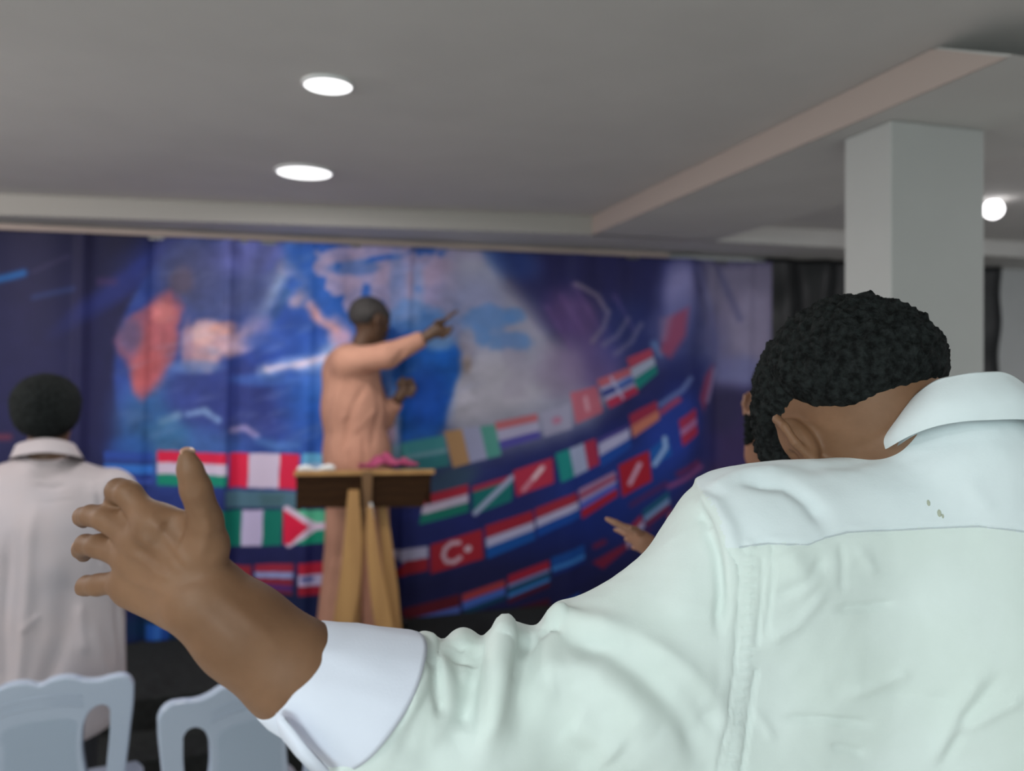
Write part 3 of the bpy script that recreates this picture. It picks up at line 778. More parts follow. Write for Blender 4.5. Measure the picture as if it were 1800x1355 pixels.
bm = bmesh.new(); bmesh.ops.create_cone(bm, cap_ends=True, segments=12, radius1=.009, radius2=.009, depth=X1-X0, matrix=Matrix.Translation(((X0+X1)/2, YP+.02, Z1-.006)) @ Matrix.Rotation(math.pi/2, 4, 'Y'))
ch(mesh_bm('top_rail', bm, M['alu'], None, True), ban)

# black satin curtain to the right of the banner
n1, n2 = 260, 60
cx = np.linspace(2.985, 4.93, n1); cz = np.linspace(ZT, 2.395, n2); CX, CZ = np.meshgrid(cx, cz)
cf = .025*np.sin(CX*26+.8*np.sin(CX*5)+CZ*.6)+.02*np.sin((CX+CZ*.35)*9)+.012*np.sin((CX*.7-CZ)*14)
Vc = np.stack([CX, 4.37-cf*.8, CZ], -1).reshape(-1, 3); idx = np.arange(n1*n2).reshape(n2, n1)
Fc = np.stack([idx[:-1, :-1], idx[:-1, 1:], idx[1:, 1:], idx[1:, :-1]], -1).reshape(-1, 4)
cu = mesh_np('curtain', Vc, Fc, M['curtain'])
so = cu.modifiers.new('thickness', 'SOLIDIFY'); so.thickness = .003
tag(cu, 'plain black satin curtain hanging right of the printed banner, behind the pillar', 'curtain')

# ------------------------------------------------------------------ lectern on the stage
LC = P(640, 1125, 3.745); LY = LC[1]
lec = thing('lectern', 'wooden lectern with dark front panel and curved honey legs on the stage', 'lectern', (LC[0], LY, ZT))
def lp(px, py, y=None):
    """where the line of sight to a frame position meets the lectern's front plane -> local x, z"""
    y = LY if y is None else y
    dr = P(px, py, 1.)-CAM; t = y/dr[1]; p = CAM+t*dr
    return p[0]-LC[0], p[2]-ZT
YF = -.10
def lq(pts, y0, y1, name, m):
    q = [lp(a, b, LY+y0) for a, b in pts]
    return mesh_bm(name, prism(bmesh.new(), q, y0, y1, 'Y'), m, lec)
lq([(521, 834), (761, 830), (744, 891), (520, 893)], YF, YF+.02, 'front_panel', M['wood_dark'])
bm = bmesh.new()
a = lp(517, 827, LY+YF); b = lp(763, 824, LY+YF)
vs = [(a[0], YF-.012, a[1]), (b[0], YF-.012, b[1]), (b[0]-.01, YF+.20, b[1]-.05), (a[0]+.01, YF+.20, a[1]-.05)]
lo = [bm.verts.new((x, y, z-.022)) for x, y, z in vs]; hi = [bm.verts.new(v) for v in vs]
bm.faces.new(lo[::-1]); bm.faces.new(hi)
for i in range(4): bm.faces.new((lo[i], lo[(i+1) % 4], hi[(i+1) % 4], hi[i]))
mesh_bm('desk_top', bm, M['wood'], lec)
for sx, k in ((a[0]+.012, 0), (b[0]-.03, 1)):
    bm = prism(bmesh.new(), [(YF+.02, a[1]-.19), (YF+.02, a[1]-.03), (YF+.18, a[1]-.075), (YF+.18, a[1]-.16)], sx, sx+.018, 'X')
    mesh_bm('side_panel', bm, M['wood_dark'], lec)
lq([(636, 829), (655, 829), (652, 905), (640, 905)], YF-.022, YF, 'centre_strip', mat('mid wood', (.16, .08, .03, 1), .5))
def leg(c, wd, y0, y1):
    """curved board: centre line points in frame positions with half widths"""
    L = []; Rr = []
    for (px, py), h_ in zip(c, wd):
        L.append((px-h_, py)); Rr.append((px+h_, py))
    q = [lp(*p, LY+y0) for p in L+Rr[::-1]]
    # drop the foot ends onto the stage
    n = len(L); q[n-1] = (q[n-1][0], .03); q[n] = (q[n][0], .03)
    mesh_bm('leg', prism(bmesh.new(), q, y0, y1, 'Y'), M['wood'], lec)
leg([(622, 862), (621, 900), (620, 950), (617, 1000), (611, 1050), (602, 1100), (596, 1135)], [9, 12, 15, 17, 18, 17, 17], YF-.05, YF-.022)
leg([(650, 892), (653, 940), (658, 990), (665, 1040), (672, 1085), (678, 1115), (681, 1135)], [4, 9, 12, 14, 15, 15, 15], YF-.05, YF-.022)
leg([(633, 892), (632, 960), (624, 1030), (618, 1135)], [8, 10, 11, 12], YF+.12, YF+.15)
leg([(672, 892), (680, 960), (688, 1030), (697, 1135)], [8, 10, 11, 12], YF+.12, YF+.15)
lq([(649, 884), (654, 884), (658, 912), (653, 912)], YF-.026, YF-.0225, 'white_strip', M['paper'])  # small white strip in front of the centre strip
bm = bx(bmesh.new(), (-.22, -.16, 0), (.24, .10, .03), .006); mesh_bm('base_board', bm, M['wood_dark'], lec)
# open book at the lectern's left, magenta cloth at its right
zt = a[1]+ZT
bk = thing('open_book', 'open white book lying on the left end of the lectern', 'book', (LC[0]+a[0]+.10, LY-.01, zt-.022))
for s in (-1, 1):
    bm = bmesh.new(); n = 8; top = []; bot = []
    for i in range(n+1):
        t = i/n; x = s*.085*t; z = .022*math.sin(math.pi*min(1, t*1.0)*.8)+.004
        top.append([bm.verts.new((x, y, z)) for y in (-.075, .075)]); bot.append([bm.verts.new((x, y, -.001)) for y in (-.075, .075)])
    for i in range(n):
        bm.faces.new((top[i][0], top[i+1][0], top[i+1][1], top[i][1])); bm.faces.new((bot[i][0], bot[i][1], bot[i+1][1], bot[i+1][0]))
        bm.faces.new((top[i][0], bot[i][0], bot[i+1][0], top[i+1][0])); bm.faces.new((top[i][1], top[i+1][1], bot[i+1][1], bot[i][1]))
    bm.faces.new((top[n][0], bot[n][0], bot[n][1], top[n][1]))
    mesh_bm('pages', bm, M['paper'], bk, True)
bk.rotation_euler = (-.24, 0, 0)
n1, n2 = 60, 30
u = np.linspace(0, 1, n1); v = np.linspace(0, 1, n2); U, Vv = np.meshgrid(u, v)
xl = lp(633, 826, LY+YF)[0]; xr = lp(735, 826, LY+YF)[0]
zt2 = a[1]+.004-.16*np.clip(Vv*.17, 0, 1)
hump = .058*np.exp(-((U-.42)/.17)**2)+.022*np.exp(-((U-.75)/.12)**2)+.012*np.sin(U*21+Vv*6)+.014
hump = np.maximum(hump, .003)*np.clip(np.sin(np.pi*(.06+.88*Vv)), .2, 1)
Vk = np.stack([LC[0]+xl+(xr-xl)*U+.006*np.sin(Vv*13), LY+YF+.005+.15*Vv+.008*np.sin(U*17), ZT+zt2+hump], -1).reshape(-1, 3)
idx = np.arange(n1*n2).reshape(n2, n1); Fk = np.stack([idx[:-1, :-1], idx[:-1, 1:], idx[1:, 1:], idx[1:, :-1]], -1).reshape(-1, 4)
pk = mesh_np('folded_cloth', Vk, Fk, M['pink']); so = pk.modifiers.new('thickness', 'SOLIDIFY'); so.thickness = .004
tag(pk, 'crumpled magenta cloth lying on the right half of the lectern top', 'cloth')

# ------------------------------------------------------------------ plastic chairs
def curve_mesh(name, loops, ext, bev, m, parent):
    cu_ = bpy.data.curves.new(name, 'CURVE'); cu_.dimensions = '2D'; cu_.fill_mode = 'BOTH'; cu_.extrude = ext; cu_.bevel_depth = bev; cu_.bevel_resolution = 3
    cu_.resolution_u = 10
    for L in loops:
        sp = cu_.splines.new('BEZIER'); sp.bezier_points.add(len(L)-1); sp.use_cyclic_u = True
        for bp_, p in zip(sp.bezier_points, L):
            bp_.co = (p[0], p[1], 0); bp_.handle_left_type = bp_.handle_right_type = 'AUTO' if len(p) < 3 else 'VECTOR'
    o = bpy.data.objects.new(name, cu_); COL.objects.link(o)
    dg = bpy.context.evaluated_depsgraph_get(); me = bpy.data.meshes.new_from_object(o.evaluated_get(dg))
    bpy.data.objects.remove(o); bpy.data.curves.remove(cu_)
    me.materials.clear(); me.materials.append(m)
    # stand up: x right, y -> z, and lean back a little
    me.transform(Matrix.Rotation(math.pi/2, 4, 'X'))
    for p in me.polygons: p.use_smooth = True
    me.name = name
    return link(bpy.data.objects.new(name, me), parent)
def make_chair(label, loc, rz, lean=0.10):
    t = thing('plastic_chair', label, 'chair', loc, rz, )
    Hh = .215
    # outline in metres, origin at middle of the back, height above floor minus .42
    half_ = [(0, .452), (.030, .463), (.065, .464), (.105, .448), (.135, .444), (.168, .449), (.196, .447), (.212, .428), (.214, .40), (.205, .30), (.190, .16), (.180, .0)]
    outer = [(-x, y) for x, y in half_[::-1]][:-1]+half_
    def slot(s): return [(s*x, y) for x, y in [(.100, .350), (.118, .378), (.146, .386), (.163, .372), (.166, .34), (.158, .22), (.146, .08), (.136, .05), (.126, .08), (.112, .14), (.096, .22), (.092, .30)]]
    bk_ = curve_mesh('backrest', [outer, slot(1), slot(-1)], .010, .005, M['plastic'], t)
    bk_.location = (0, 0, .42); bk_.rotation_euler = (lean, 0, 0)
    pan = [(0, .362), (.05, .360), (.080, .345), (.078, .30), (.082, .22), (.098, .13), (.112, .05), (.09, .03), (0, .03)]
    pan = [(-x, y) for x, y in pan[::-1] if x > 0][:]+pan[:1]+[p for p in pan[1:]][:-1]+[(0, .03)]
    pan = [(-.09, .03), (-.112, .05), (-.098, .13), (-.082, .22), (-.078, .30), (-.080, .345), (-.05, .360), (0, .362), (.05, .360), (.080, .345), (.078, .30), (.082, .22), (.098, .13), (.112, .05), (.09, .03)]
    p_ = curve_mesh('splat_panel', [pan], .012, .0035, M['plastic_panel'], t)
    p_.location = (0, 0, .42); p_.rotation_euler = (lean, 0, 0)
    # raised mouldings across the top rail
    for k, (dy, r) in enumerate(((.412, .0045), (.400, .003), (.388, .0045))):
        bm = bmesh.new(); pts = []
        for i in range(41):
            x = -.098+.196*i/40; y = dy+.014*math.cos(x*11.0)*1.0-.012*(abs(x)/.135)**3*1.5
            pts.append((x, y))
        rings = [[bm.verts.new((x, -.0135+r*math.cos(q*math.pi/3), y+r*math.sin(q*math.pi/3))) for q in range(6)] for x, y in pts]
        for i in range(40):
            for q in range(6): bm.faces.new((rings[i][q], rings[i][(q+1) % 6], rings[i+1][(q+1) % 6], rings[i+1][q]))
        mo = mesh_bm('moulding', bm, M['plastic'], bk_, True)
    # seat, in front of the back (towards +y)
    bm = prism(bmesh.new(), [(-.18, -.01), (.18, -.01), (.215, .15), (.22, .31), (.20, .355), (-.20, .355), (-.22, .31), (-.215, .16)], .425, .450)
    bmesh.ops.bevel(bm, geom=list(bm.edges), offset=.007, segments=2, affect='EDGES'); mesh_bm('seat', bm, M['plastic'], t, True)
    bm = bx(bx(bx(bmesh.new(), (-.18, .005, .37), (.18, .025, .43)), (-.195, .02, .38), (-.178, .335, .43)), (.178, .02, .38), (.195, .335, .43)); bx(bm, (-.18, .325, .38), (.18, .34, .43))
    mesh_bm('apron', bm, M['plastic'], t)
    for sx in (-1, 1):
        for y, dy in ((.02, -.07), (.33, .03)):
            bm = bmesh.new()
            r = bmesh.ops.create_cone(bm, cap_ends=True, segments=12, radius1=.013, radius2=.022, depth=.43, matrix=Matrix.Translation((0, 0, .215)))
            for v_ in bm.verts:
                f = 1-v_.co.z/.43; v_.co.x += sx*(.178+.018*f); v_.co.y += y+dy*f
            mesh_bm('leg', bm, M['plastic'], t, True)
    return t
def chair_at(px, py_top, d, label, rz):
    p = P(px, py_top, d); hgt_ = .885
    # lean moves the top backwards: place so the top centre lands at p
    back = np.array([math.sin(rz), -math.cos(rz)])*math.sin(.10)*.46
    t = make_chair(label, (p[0]-back[0], p[1]-back[1], 0), rz)
    return t
chair_at(70, 1222, 1.99, 'white plastic banquet chair at the left edge, behind the man with black hair', .10)
chair_at(440, 1195, 1.99, 'white plastic banquet chair behind the raised forearm', .30)

# ------------------------------------------------------------------ people
def sk(V, F, name, m, parent, **kw):
    o = mesh_np(name, V, F, m, None, **kw); parent_keep(o, parent); return o
def shoe_pair(pts, hd, parent, z0=0.0):
    for p in pts:
        p = np.array([p[0], p[1], z0]); h = np.asarray(hd)
        pr = [cap(p+h*-.05+CU*.045, p+h*.10+CU*.035, .042, .038, flat=(np.cross(h, CU), .95)), cap(p+h*.10+CU*.034, p+h*.17+CU*.028, .038, .028, k=.02),
              cap(p-h*.04+CU*.05, p-h*.03+CU*.10, .040, .042, k=.02), half(p+CU*.004, -CU, .002)]
        V, F = sdf_mesh(pr, .006); sk(V, F, 'shoe', M['shoe'], parent)

# ---------- foreground man
FM = thing('person', 'large foreground man in a white shirt, head bowed and bare forearm stretched left', 'person', tuple(P(1690, 1000, .88)*np.array([1, 1, 0])))
phi = math.radians(7)
HD = -math.sin(phi)*CR+math.cos(phi)*CF
HA = frame_axes(HD, math.radians(48), math.radians(-13))
HC = P(1520, 768, .885)
HS = 1.16
prims = head_prims(HC, HA, HS, fine=True, stick=.012)
prims += [cap(P(1560, 745, .87), P(1700, 850, .83), .066, .062, k=.03), cap(P(1500, 770, .87), P(1640, 830, .84), .050, .058, k=.03)]
# trunk and pelvis inside the clothes
prims += [cap(P(1370, 950, .83), P(1690, 900, .83), .038, .05, k=.03), cap(P(2010, 950, .83), P(1690, 900, .83), .038, .05, k=.03),
          cap(P(1695, 1000, .87), P(1695, 1500, .89), .095, .095, k=.04), cap(P(1695, 1500, .89), P(1695, 1640, .90), .095, .085, k=.04)]
def arm_prims(mx):
    X = lambda px, py, d: P(mx(px), py, d)
    p = [cap(X(1330, 970, .81), X(1050, 1180, .765), .045, .048, k=.02), cap(X(1050, 1180, .765), X(800, 1265, .725), .048, .044, k=.02),
         cap(X(800, 1265, .725), X(620, 1235, .675), .040, .038, k=.02), cap(X(620, 1235, .675), X(516, 1178, .655), .038, .0395, k=.02),
         cap(X(516, 1178, .655), X(430, 1112, .645), .0395, .0360, k=.02), cap(X(430, 1112, .645), X(358, 1050, .640), .0360, .0335, k=.02)]
    c = lambda a, b, ra, rb, k=9: cap(X(*a), X(*b), ra/1000, rb/1000, k=k/1000)
    # wrist and palm
    p += [c((352, 1045, .640), (318, 1010, .638), 31, 24, 12), c((345, 1010, .636), (268, 925, .635), 19, 14.5, 10), c((325, 1020, .638), (243, 952, .640), 18, 14, 10),
          c((318, 1040, .641), (232, 985, .645), 18, 13.5, 10), c((318, 1064, .645), (222, 1022, .652), 17, 13.5, 12), c((300, 1066, .648), (228, 1042, .655), 15, 12.5, 12),
          c((330, 1030, .650), (250, 970, .656), 18, 13, 14)]
    # thumb, thenar and web
    p += [c((232, 905, .650), (205, 925, .668), 9.5, 9, 5), c((350, 1008, .640), (367, 960, .630), 15, 15, 12), c((367, 965, .630), (362, 915, .622), 15, 13, 8), c((362, 915, .622), (344, 858, .610), 13, 11.8, 5),
          c((344, 858, .610), (334, 825, .604), 11.5, 9.8, 5), c((334, 825, .604), (329, 805, .602), 9.8, 7.2, 4), c((345, 955, .632), (285, 925, .636), 14, 13, 16), c((345, 925, .630), (275, 912, .636), 9, 10.5, 12)]
    # fingers, curled away from the camera
    p += [c((266, 918, .634), (226, 868, .642), 12, 10.8, 7), c((226, 868, .642), (208, 862, .650), 10.8, 10.2, 4), c((208, 862, .650), (203, 890, .672), 10.2, 9.2, 4), c((203, 890, .672), (208, 912, .690), 9.2, 7.5, 3)]
    p += [c((240, 948, .640), (185, 912, .652), 11.5, 10, 6), c((185, 912, .652), (160, 906, .664), 10, 9.4, 4), c((160, 906, .664), (146, 908, .684), 9.4, 8.5, 3), c((146, 908, .684), (147, 915, .700), 8.5, 7.2, 3)]
    p += [c((228, 980, .645), (172, 960, .658), 11, 9.6, 6), c((172, 960, .658), (150, 957, .670), 9.6, 9, 4), c((150, 957, .670), (143, 966, .690), 9, 8, 3), c((143, 966, .690), (148, 975, .704), 8, 7, 3)]
    p += [c((224, 1020, .652), (172, 1028, .664), 10.5, 9.2, 6), c((172, 1028, .664), (152, 1029, .674), 9.2, 8.6, 4), c((152, 1029, .674), (148, 1032, .692), 8.6, 7.6, 3), c((148, 1032, .692), (155, 1036, .704), 7.6, 6.6, 3)]
    return p
prims += arm_prims(lambda x: x)
prims += arm_prims(lambda x: 3390-x)
V, F = sdf_mesh(prims, .0026)
V = relax(V, F, 2)
V = folds(V, F, [
    ([(338, 1000), (300, 950), (268, 915)], .0042, .0022), ([(322, 1008), (280, 968), (245, 940)], .0036, .0020), ([(305, 1022), (260, 992), (228, 970)], .0034, .0014), ([(300, 1045), (262, 1030), (230, 1020)], .0034, .0010),
    ([(300, 990), (262, 950)], .0045, -.0022), ([(285, 1000), (240, 962)], .004, -.0018), ([(280, 930), (320, 945)], .010, -.0035), ([(300, 905), (325, 930)], .008, -.0018),
    ([(350, 985), (366, 930), (356, 890)], .004, .0014), ([(345, 862), (332, 868)], .002, -.0012), ([(318, 855), (352, 850)], .002, -.0009),
    ([(285, 1020), (320, 1028), (350, 1015)], .004, -.0009), ([(380, 1040), (440, 1090), (500, 1140)], .006, .0010), ([(350, 1070), (420, 1130)], .006, .0008),
    ([(198, 856), (222, 850)], .002, -.0007), ([(264, 916)], .009, .0018, 1), ([(242, 946)], .009, .0016, 1), ([(230, 978)], .008, .0012, 1), ([(212, 858)], .007, .0010, 1),
    ([(1545, 770), (1600, 730), (1640, 705)], .006, -.0015), ([(1500, 790), (1570, 760)], .006, -.001)])
body = sk(V, F, 'body', M['skin'], FM)
eyes(HC, HA, HS, FM)
line = [(-.2, .070), (-.09, .066), (-.075, .05), (-.06, .0), (-.045, -.045), (-.02, -.05), (-.008, -.02), (.0, .036), (.035, .036), (.045, .012), (.065, -.012), (.12, -.03)]
hr = hair_mesh(HC, HA, HS, line, .019, .0048, 140, sub=7, name='hair'); parent_keep(hr, FM)
# finger nails
def nail(c, n, up, w_, l_, parent):
    n = n/np.linalg.norm(n); up = up-n*(up@n); up /= np.linalg.norm(up); r = np.cross(up, n)
    V, F = sdf_mesh([ell(c, (w_, l_, .0014), np.stack([r, up, n]))], .0007); sk(V, F, 'nail', M['nail'], parent)
tp = P(331, 808, .602); nail(P(330, 793.5, .603), CU*.9+CR*.3-CF*.35, CF+CU*.4, .0058, .0070, FM)
nail(P(137, 905, .682), -CR*1.0-CF*.2+CU*.1, CF, .005, .006, FM)
nail(P(130, 962, .690), -CR*1.0-CF*.2+CU*.1, CF, .005, .006, FM)

# ---------- his shirt
def shirt_prims(mx):
    X = lambda px, py, d: P(mx(px), py, d)
    return [cap(X(1312, 942, .81), X(1690, 895, .825), .058, .076, k=.03),
            cap(X(1335, 985, .815), X(1335, 1130, .84), .062, .078, k=.10),
            cap(X(1302, 978, .80), X(1050, 1207, .76), .061, .072, k=.04), cap(X(1050, 1207, .76), X(800, 1275, .72), .072, .075, k=.04),
            cap(X(800, 1272, .72), X(660, 1252, .682), .075, .0585, k=.03), cap(X(660, 1252, .682), X(600, 1226, .668), .0585, .055, k=.03),
            cap(X(1130, 1240, .77), X(1330, 1480, .83), .080, .10, k=.06), cap(X(1330, 1120, .83), X(1345, 1600, .87), .080, .11, k=.10), cap(X(1655, 815, .815), X(1700, 790, .81), .050, .052, k=.03)]
sp = [ell(P(1695, 1120, .87), (.230, .125, .25), np.stack([CR, CF, CU]), k=.08), cap(P(1695, 1150, .88), P(1695, 1750, .90), .200, .20, k=.10, flat=(CF, .68))]
sp += shirt_prims(lambda x: x)+shirt_prims(lambda x: 3390-x)
ax0 = P(516, 1178, .655); ax1 = P(620, 1235, .675); axd = (ax0-ax1)/np.linalg.norm(ax0-ax1)
sp += [half(P(618, 1232, .672), axd, .004), cap(P(430, 1112, .645), P(645, 1248, .68), .046, .050, k=.006, op=-1)]
rx0 = P(3390-516, 1178, .655); rx1 = P(3390-620, 1235, .675); rxd = (rx0-rx1)/np.linalg.norm(rx0-rx1)
sp += [half(P(3390-618, 1232, .672), rxd, .004), cap(P(3390-430, 1112, .645), P(3390-645, 1248, .68), .046, .050, k=.006, op=-1)]
sp += [half(P(1695, 1700, .9), -CU, .004)]
V, F = sdf_mesh(sp, .0032)
V = relax(V, F, 3)
FO = [ # sleeve top bumps and drapes
    ([(700, 1125), (720, 1170), (705, 1260)], .010, .006), ([(762, 1118), (775, 1170), (745, 1270)], .009, .006), ([(745, 1150), (770, 1210), (775, 1260)], .006, -.007),
    ([(795, 1135), (815, 1200), (805, 1290)], .010, -.009), ([(832, 1125), (838, 1200), (822, 1290)], .007, -.008), ([(860, 1120), (868, 1200), (855, 1300)], .010, .007), ([(895, 1105), (880, 1150), (872, 1230), (862, 1310)], .012, .007),
    ([(930, 1112), (905, 1150), (892, 1200)], .006, -.006), ([(735, 1125), (748, 1160)], .006, -.007), ([(810, 1128), (818, 1160)], .008, -.008), ([(885, 1110), (884, 1140)], .008, .006),
    ([(760, 1170), (725, 1230), (690, 1290)], .006, .005), ([(700, 1300), (760, 1330), (820, 1290)], .014, -.006), ([(620, 1280), (700, 1240)], .02, -.005),
    ([(975, 1085), (1060, 1100), (1160, 1160), (1230, 1240)], .012, .007), ([(985, 1120), (1070, 1140), (1150, 1200), (1210, 1270), (1240, 1340)], .013, -.009),
    ([(1080, 1115), (1180, 1180), (1270, 1290)], .010, -.008), ([(930, 1200), (1010, 1180), (1090, 1220), (1150, 1290)], .016, .008), ([(940, 1190), (990, 1205), (1060, 1200)], .012, -.005),
    ([(900, 1260), (980, 1290), (1060, 1340)], .020, -.006), ([(1000, 1270), (1090, 1330)], .015, .006), ([(960, 1090), (1000, 1080)], .008, .006), ([(945, 1110), (990, 1100)], .008, -.006),
    ([(1180, 930), (1210, 1010), (1220, 1090)], .02, .004), ([(1242, 930), (1262, 975), (1268, 1040), (1262, 1110)], .0050, -.0065), ([(1232, 905), (1252, 925)], .005, -.004), ([(1222, 880), (1258, 892), (1282, 930), (1290, 975)], .008, .0060),
    ([(1150, 1130), (1230, 1200), (1290, 1300)], .012, .004),
    # armhole seam and its strip
    ([(1276, 955), (1300, 1000), (1297, 1080), (1290, 1180), (1278, 1270), (1262, 1354)], .0018, -.0030, 1), ([(1318, 960), (1318, 1000), (1318, 1080), (1310, 1180), (1298, 1270), (1284, 1354)], .0050, .0028, 1),
    ([(1340, 985), (1338, 1060), (1330, 1130)], .0022, -.0022, 1), ([(1328, 1180), (1318, 1260), (1304, 1354)], .0020, -.0040, 1), ([(1358, 960), (1356, 1040), (1346, 1110)], .0020, -.0026, 1),
    # yoke seam
    ([(1300, 962), (1350, 955), (1420, 957), (1450, 945), (1490, 935), (1560, 932), (1640, 928), (1720, 925), (1799, 934)], .0016, -.0022, 1), ([(1360, 948), (1420, 950), (1490, 927), (1640, 920), (1799, 926)], .004, .0010, 1),
    # yoke folds
    ([(1300, 850), (1380, 852), (1420, 880), (1450, 925)], .010, -.008), ([(1250, 868), (1300, 835), (1380, 825)], .010, .004), ([(1380, 965), (1400, 1000), (1430, 1040)], .014, .005), ([(1360, 1050), (1420, 1020), (1450, 980)], .006, -.003),
    ([(1350, 1125), (1400, 1100), (1450, 1040)], .006, .0025), ([(1470, 1070), (1530, 1066), (1570, 1060)], .004, -.0035), ([(1478, 955), (1482, 1040)], .005, -.0025), ([(1505, 960), (1540, 1010)], .006, .002),
    ([(1480, 1225), (1560, 1200), (1600, 1180)], .006, .003), ([(1380, 1262), (1450, 1262), (1530, 1274)], .004, -.0035), ([(1460, 1310), (1520, 1325)], .004, -.003), ([(1640, 1340), (1680, 1250), (1730, 1180)], .007, .0035),
    ([(1655, 1345), (1700, 1265), (1760, 1190)], .006, -.003), ([(1670, 1290), (1740, 1255), (1799, 1225)], .006, .003), ([(1560, 1220), (1680, 1235)], .006, -.002), ([(1325, 1245), (1360, 1300)], .005, .002),
    ([(1700, 840), (1740, 900)], .01, .002), ([(1560, 780), (1500, 815), (1400, 825)], .012, -.003), ([(1600, 800), (1700, 775), (1799, 770)], .012, -.003),
]
for i in range(21):   # puckers along the armhole seam
    t = i/20; y = 975+t*370; x = np.interp(y, [975, 1080, 1180, 1270, 1354], [1308, 1306, 1299, 1287, 1272])
    FO.append(([(x, y), (x+20, y-3)], .0026, -.0034))
V = folds(V, F, FO)
Nn = vnormals(V, F)
# gathered ridges round the upper sleeve
_q = V-CAM; _d = _q@CF; _x = 900+FPX*(_q@CR)/_d; _y = HORIZON-FPX*_q[:, 2]/_d
_xx = np.where(_x > 1695, 3390-_x, _x)+.16*(_y-1110)
rid = sum(a*np.exp(-((_xx-x0)/w_)**2)*np.clip((_xx-712)/30, 0, 1) for x0, a, w_ in ((744, .0040, 22), (778, -.0055, 12), (812, .0030, 16), (846, -.0065, 13), (888, .0090, 20), (934, -.0075, 18), (975, .004, 20)))
_yy = [830, 865, 890, 915, 955, 1000, 1080, 1180, 1270, 1400]
_s = np.where(_x > 1695, 3390-_x, _x)-np.interp(_y, _yy, [1214, 1222, 1234, 1250, 1264, 1272, 1270, 1264, 1254, 1240])
lap = .0055*np.clip(_s/10, 0, 1)*np.exp(-np.maximum(_s, 0)/60)*np.clip((1150-_y)/160, .25, 1)*(_y > 800)*np.clip((_s+5)/5, 0, 1)
V = V+Nn*lap[:, None]
V = V+Nn*(rid*np.exp(-(np.maximum(0, _y-1130)/120)**2))[:, None]
Nn = vnormals(V, F)
V = V+Nn*(fbm3(V, 14, .0016, 2)+fbm3(V, 42, .0007, 2, 5.))[:, None]
# cloth regions: yoke above its seam, inside the armholes
q = V[F].mean(1)-CAM; dd = q@CF; fx = 900+FPX*(q@CR)/dd; fy = HORIZON-FPX*q[:, 2]/dd
sx_ = np.interp(fx, [1290, 1350, 1420, 1450, 1490, 1560, 1640, 1720, 1800, 2040], [962, 955, 957, 945, 935, 932, 928, 925, 934, 962])
yk = (fy < sx_) & (fx > np.interp(fy, [850, 900, 955], [1225, 1262, 1276])) & (fx < 2114)
shirt = sk(V, F, 'shirt', [M['shirt'], M['shirt_yoke']], FM, mi=yk.astype(int))
SB = BVHTree.FromPolygons(V.tolist(), F.tolist())

def smooth_path(pts, n):
    pts = np.array(pts, float); m = len(pts); out = []
    for i in np.linspace(0, m, n, endpoint=False):
        k = int(i); t = i-k; a, b, c, d = (pts[(k+j-1) % m] for j in range(4))
        out.append(.5*((2*b)+(-a+c)*t+(2*a-5*b+4*c-d)*t*t+(-a+3*b-3*c+d)*t**3))
    return np.array(out)
# collar: a folded leaf around the neck
top = [(1556, 776, .84), (1578, 735, .812), (1602, 700, .79), (1640, 672, .772), (1680, 661, .764), (1725, 656, .760), (1775, 658, .768), (1812, 684, .79), (1835, 730, .83), (1820, 760, .90), (1760, 775, .945), (1680, 785, .955), (1590, 800, .92)]
bot = [(1545, 800, .835), (1562, 788, .795), (1600, 767, .768), (1645, 751, .749), (1690, 743, .741), (1740, 740, .738), (1800, 739, .741), (1850, 748, .765), (1885, 780, .82), (1875, 815, .92), (1790, 835, .985), (1680, 845, 1.0), (1570, 835, .95)]
T_ = smooth_path([P(*p) for p in top], 120); Bt = smooth_path([P(*p) for p in bot], 120)
cen = (T_.mean(0)+Bt.mean(0))/2
rings = []
outv = (T_+Bt)/2-cen; outv[:, 2] = 0; outv /= np.linalg.norm(outv, axis=1, keepdims=True)
for t in np.linspace(0, 1, 14):
    rings.append(T_*(1-t)+Bt*t+outv*(.010*math.sin(math.pi*t)-.002*(1-t))-CU*0)
inn = []
for t in np.linspace(0, 1, 8):
    inn.append((T_*(1-t)+(Bt-outv*.006)*t)-outv*(.0035+.006*math.sin(math.pi*t)*.0)+CU*-.0015*0)
rt_ = T_+CU*.0018-outv*.003
V, F = tube_loft(inn[::-1]+[rt_]+rings)
V = relax(V, F, 1)
V = V+(fbm3(V, 30, .0016, 2))[:, None]*np.array([0, -1, .3])
col = sk(V, F, 'collar', M['shirt_yoke'], FM)
# collar seam shadow line is real: the leaf stands proud of the yoke; a thread piping runs below it
def piping(pts, r, name, m, off=.0015):
    pp = []
    for a in pts:
        d = P(a[0], a[1], 1.)-CAM; h_ = SB.ray_cast(Vector(CAM), Vector(d).normalized())
        if h_[0] is not None: pp.append(np.array(h_[0])-CF*off)
    if len(pp) < 2: return
    V, F = sdf_mesh([cap(a, b, r, r, k=.0004) for a, b in zip(pp[:-1], pp[1:])], r*.7); sk(V, F, name, m, FM)
seam_line = [(1300, 962), (1325, 958), (1350, 955), (1385, 957), (1420, 957), (1450, 945), (1490, 935), (1525, 933), (1560, 932), (1600, 930), (1640, 928), (1680, 926), (1720, 925), (1760, 929), (1799, 934), (1850, 940), (1900, 946)]
piping(seam_line, .0009, 'seam', M['seam'], .0002)
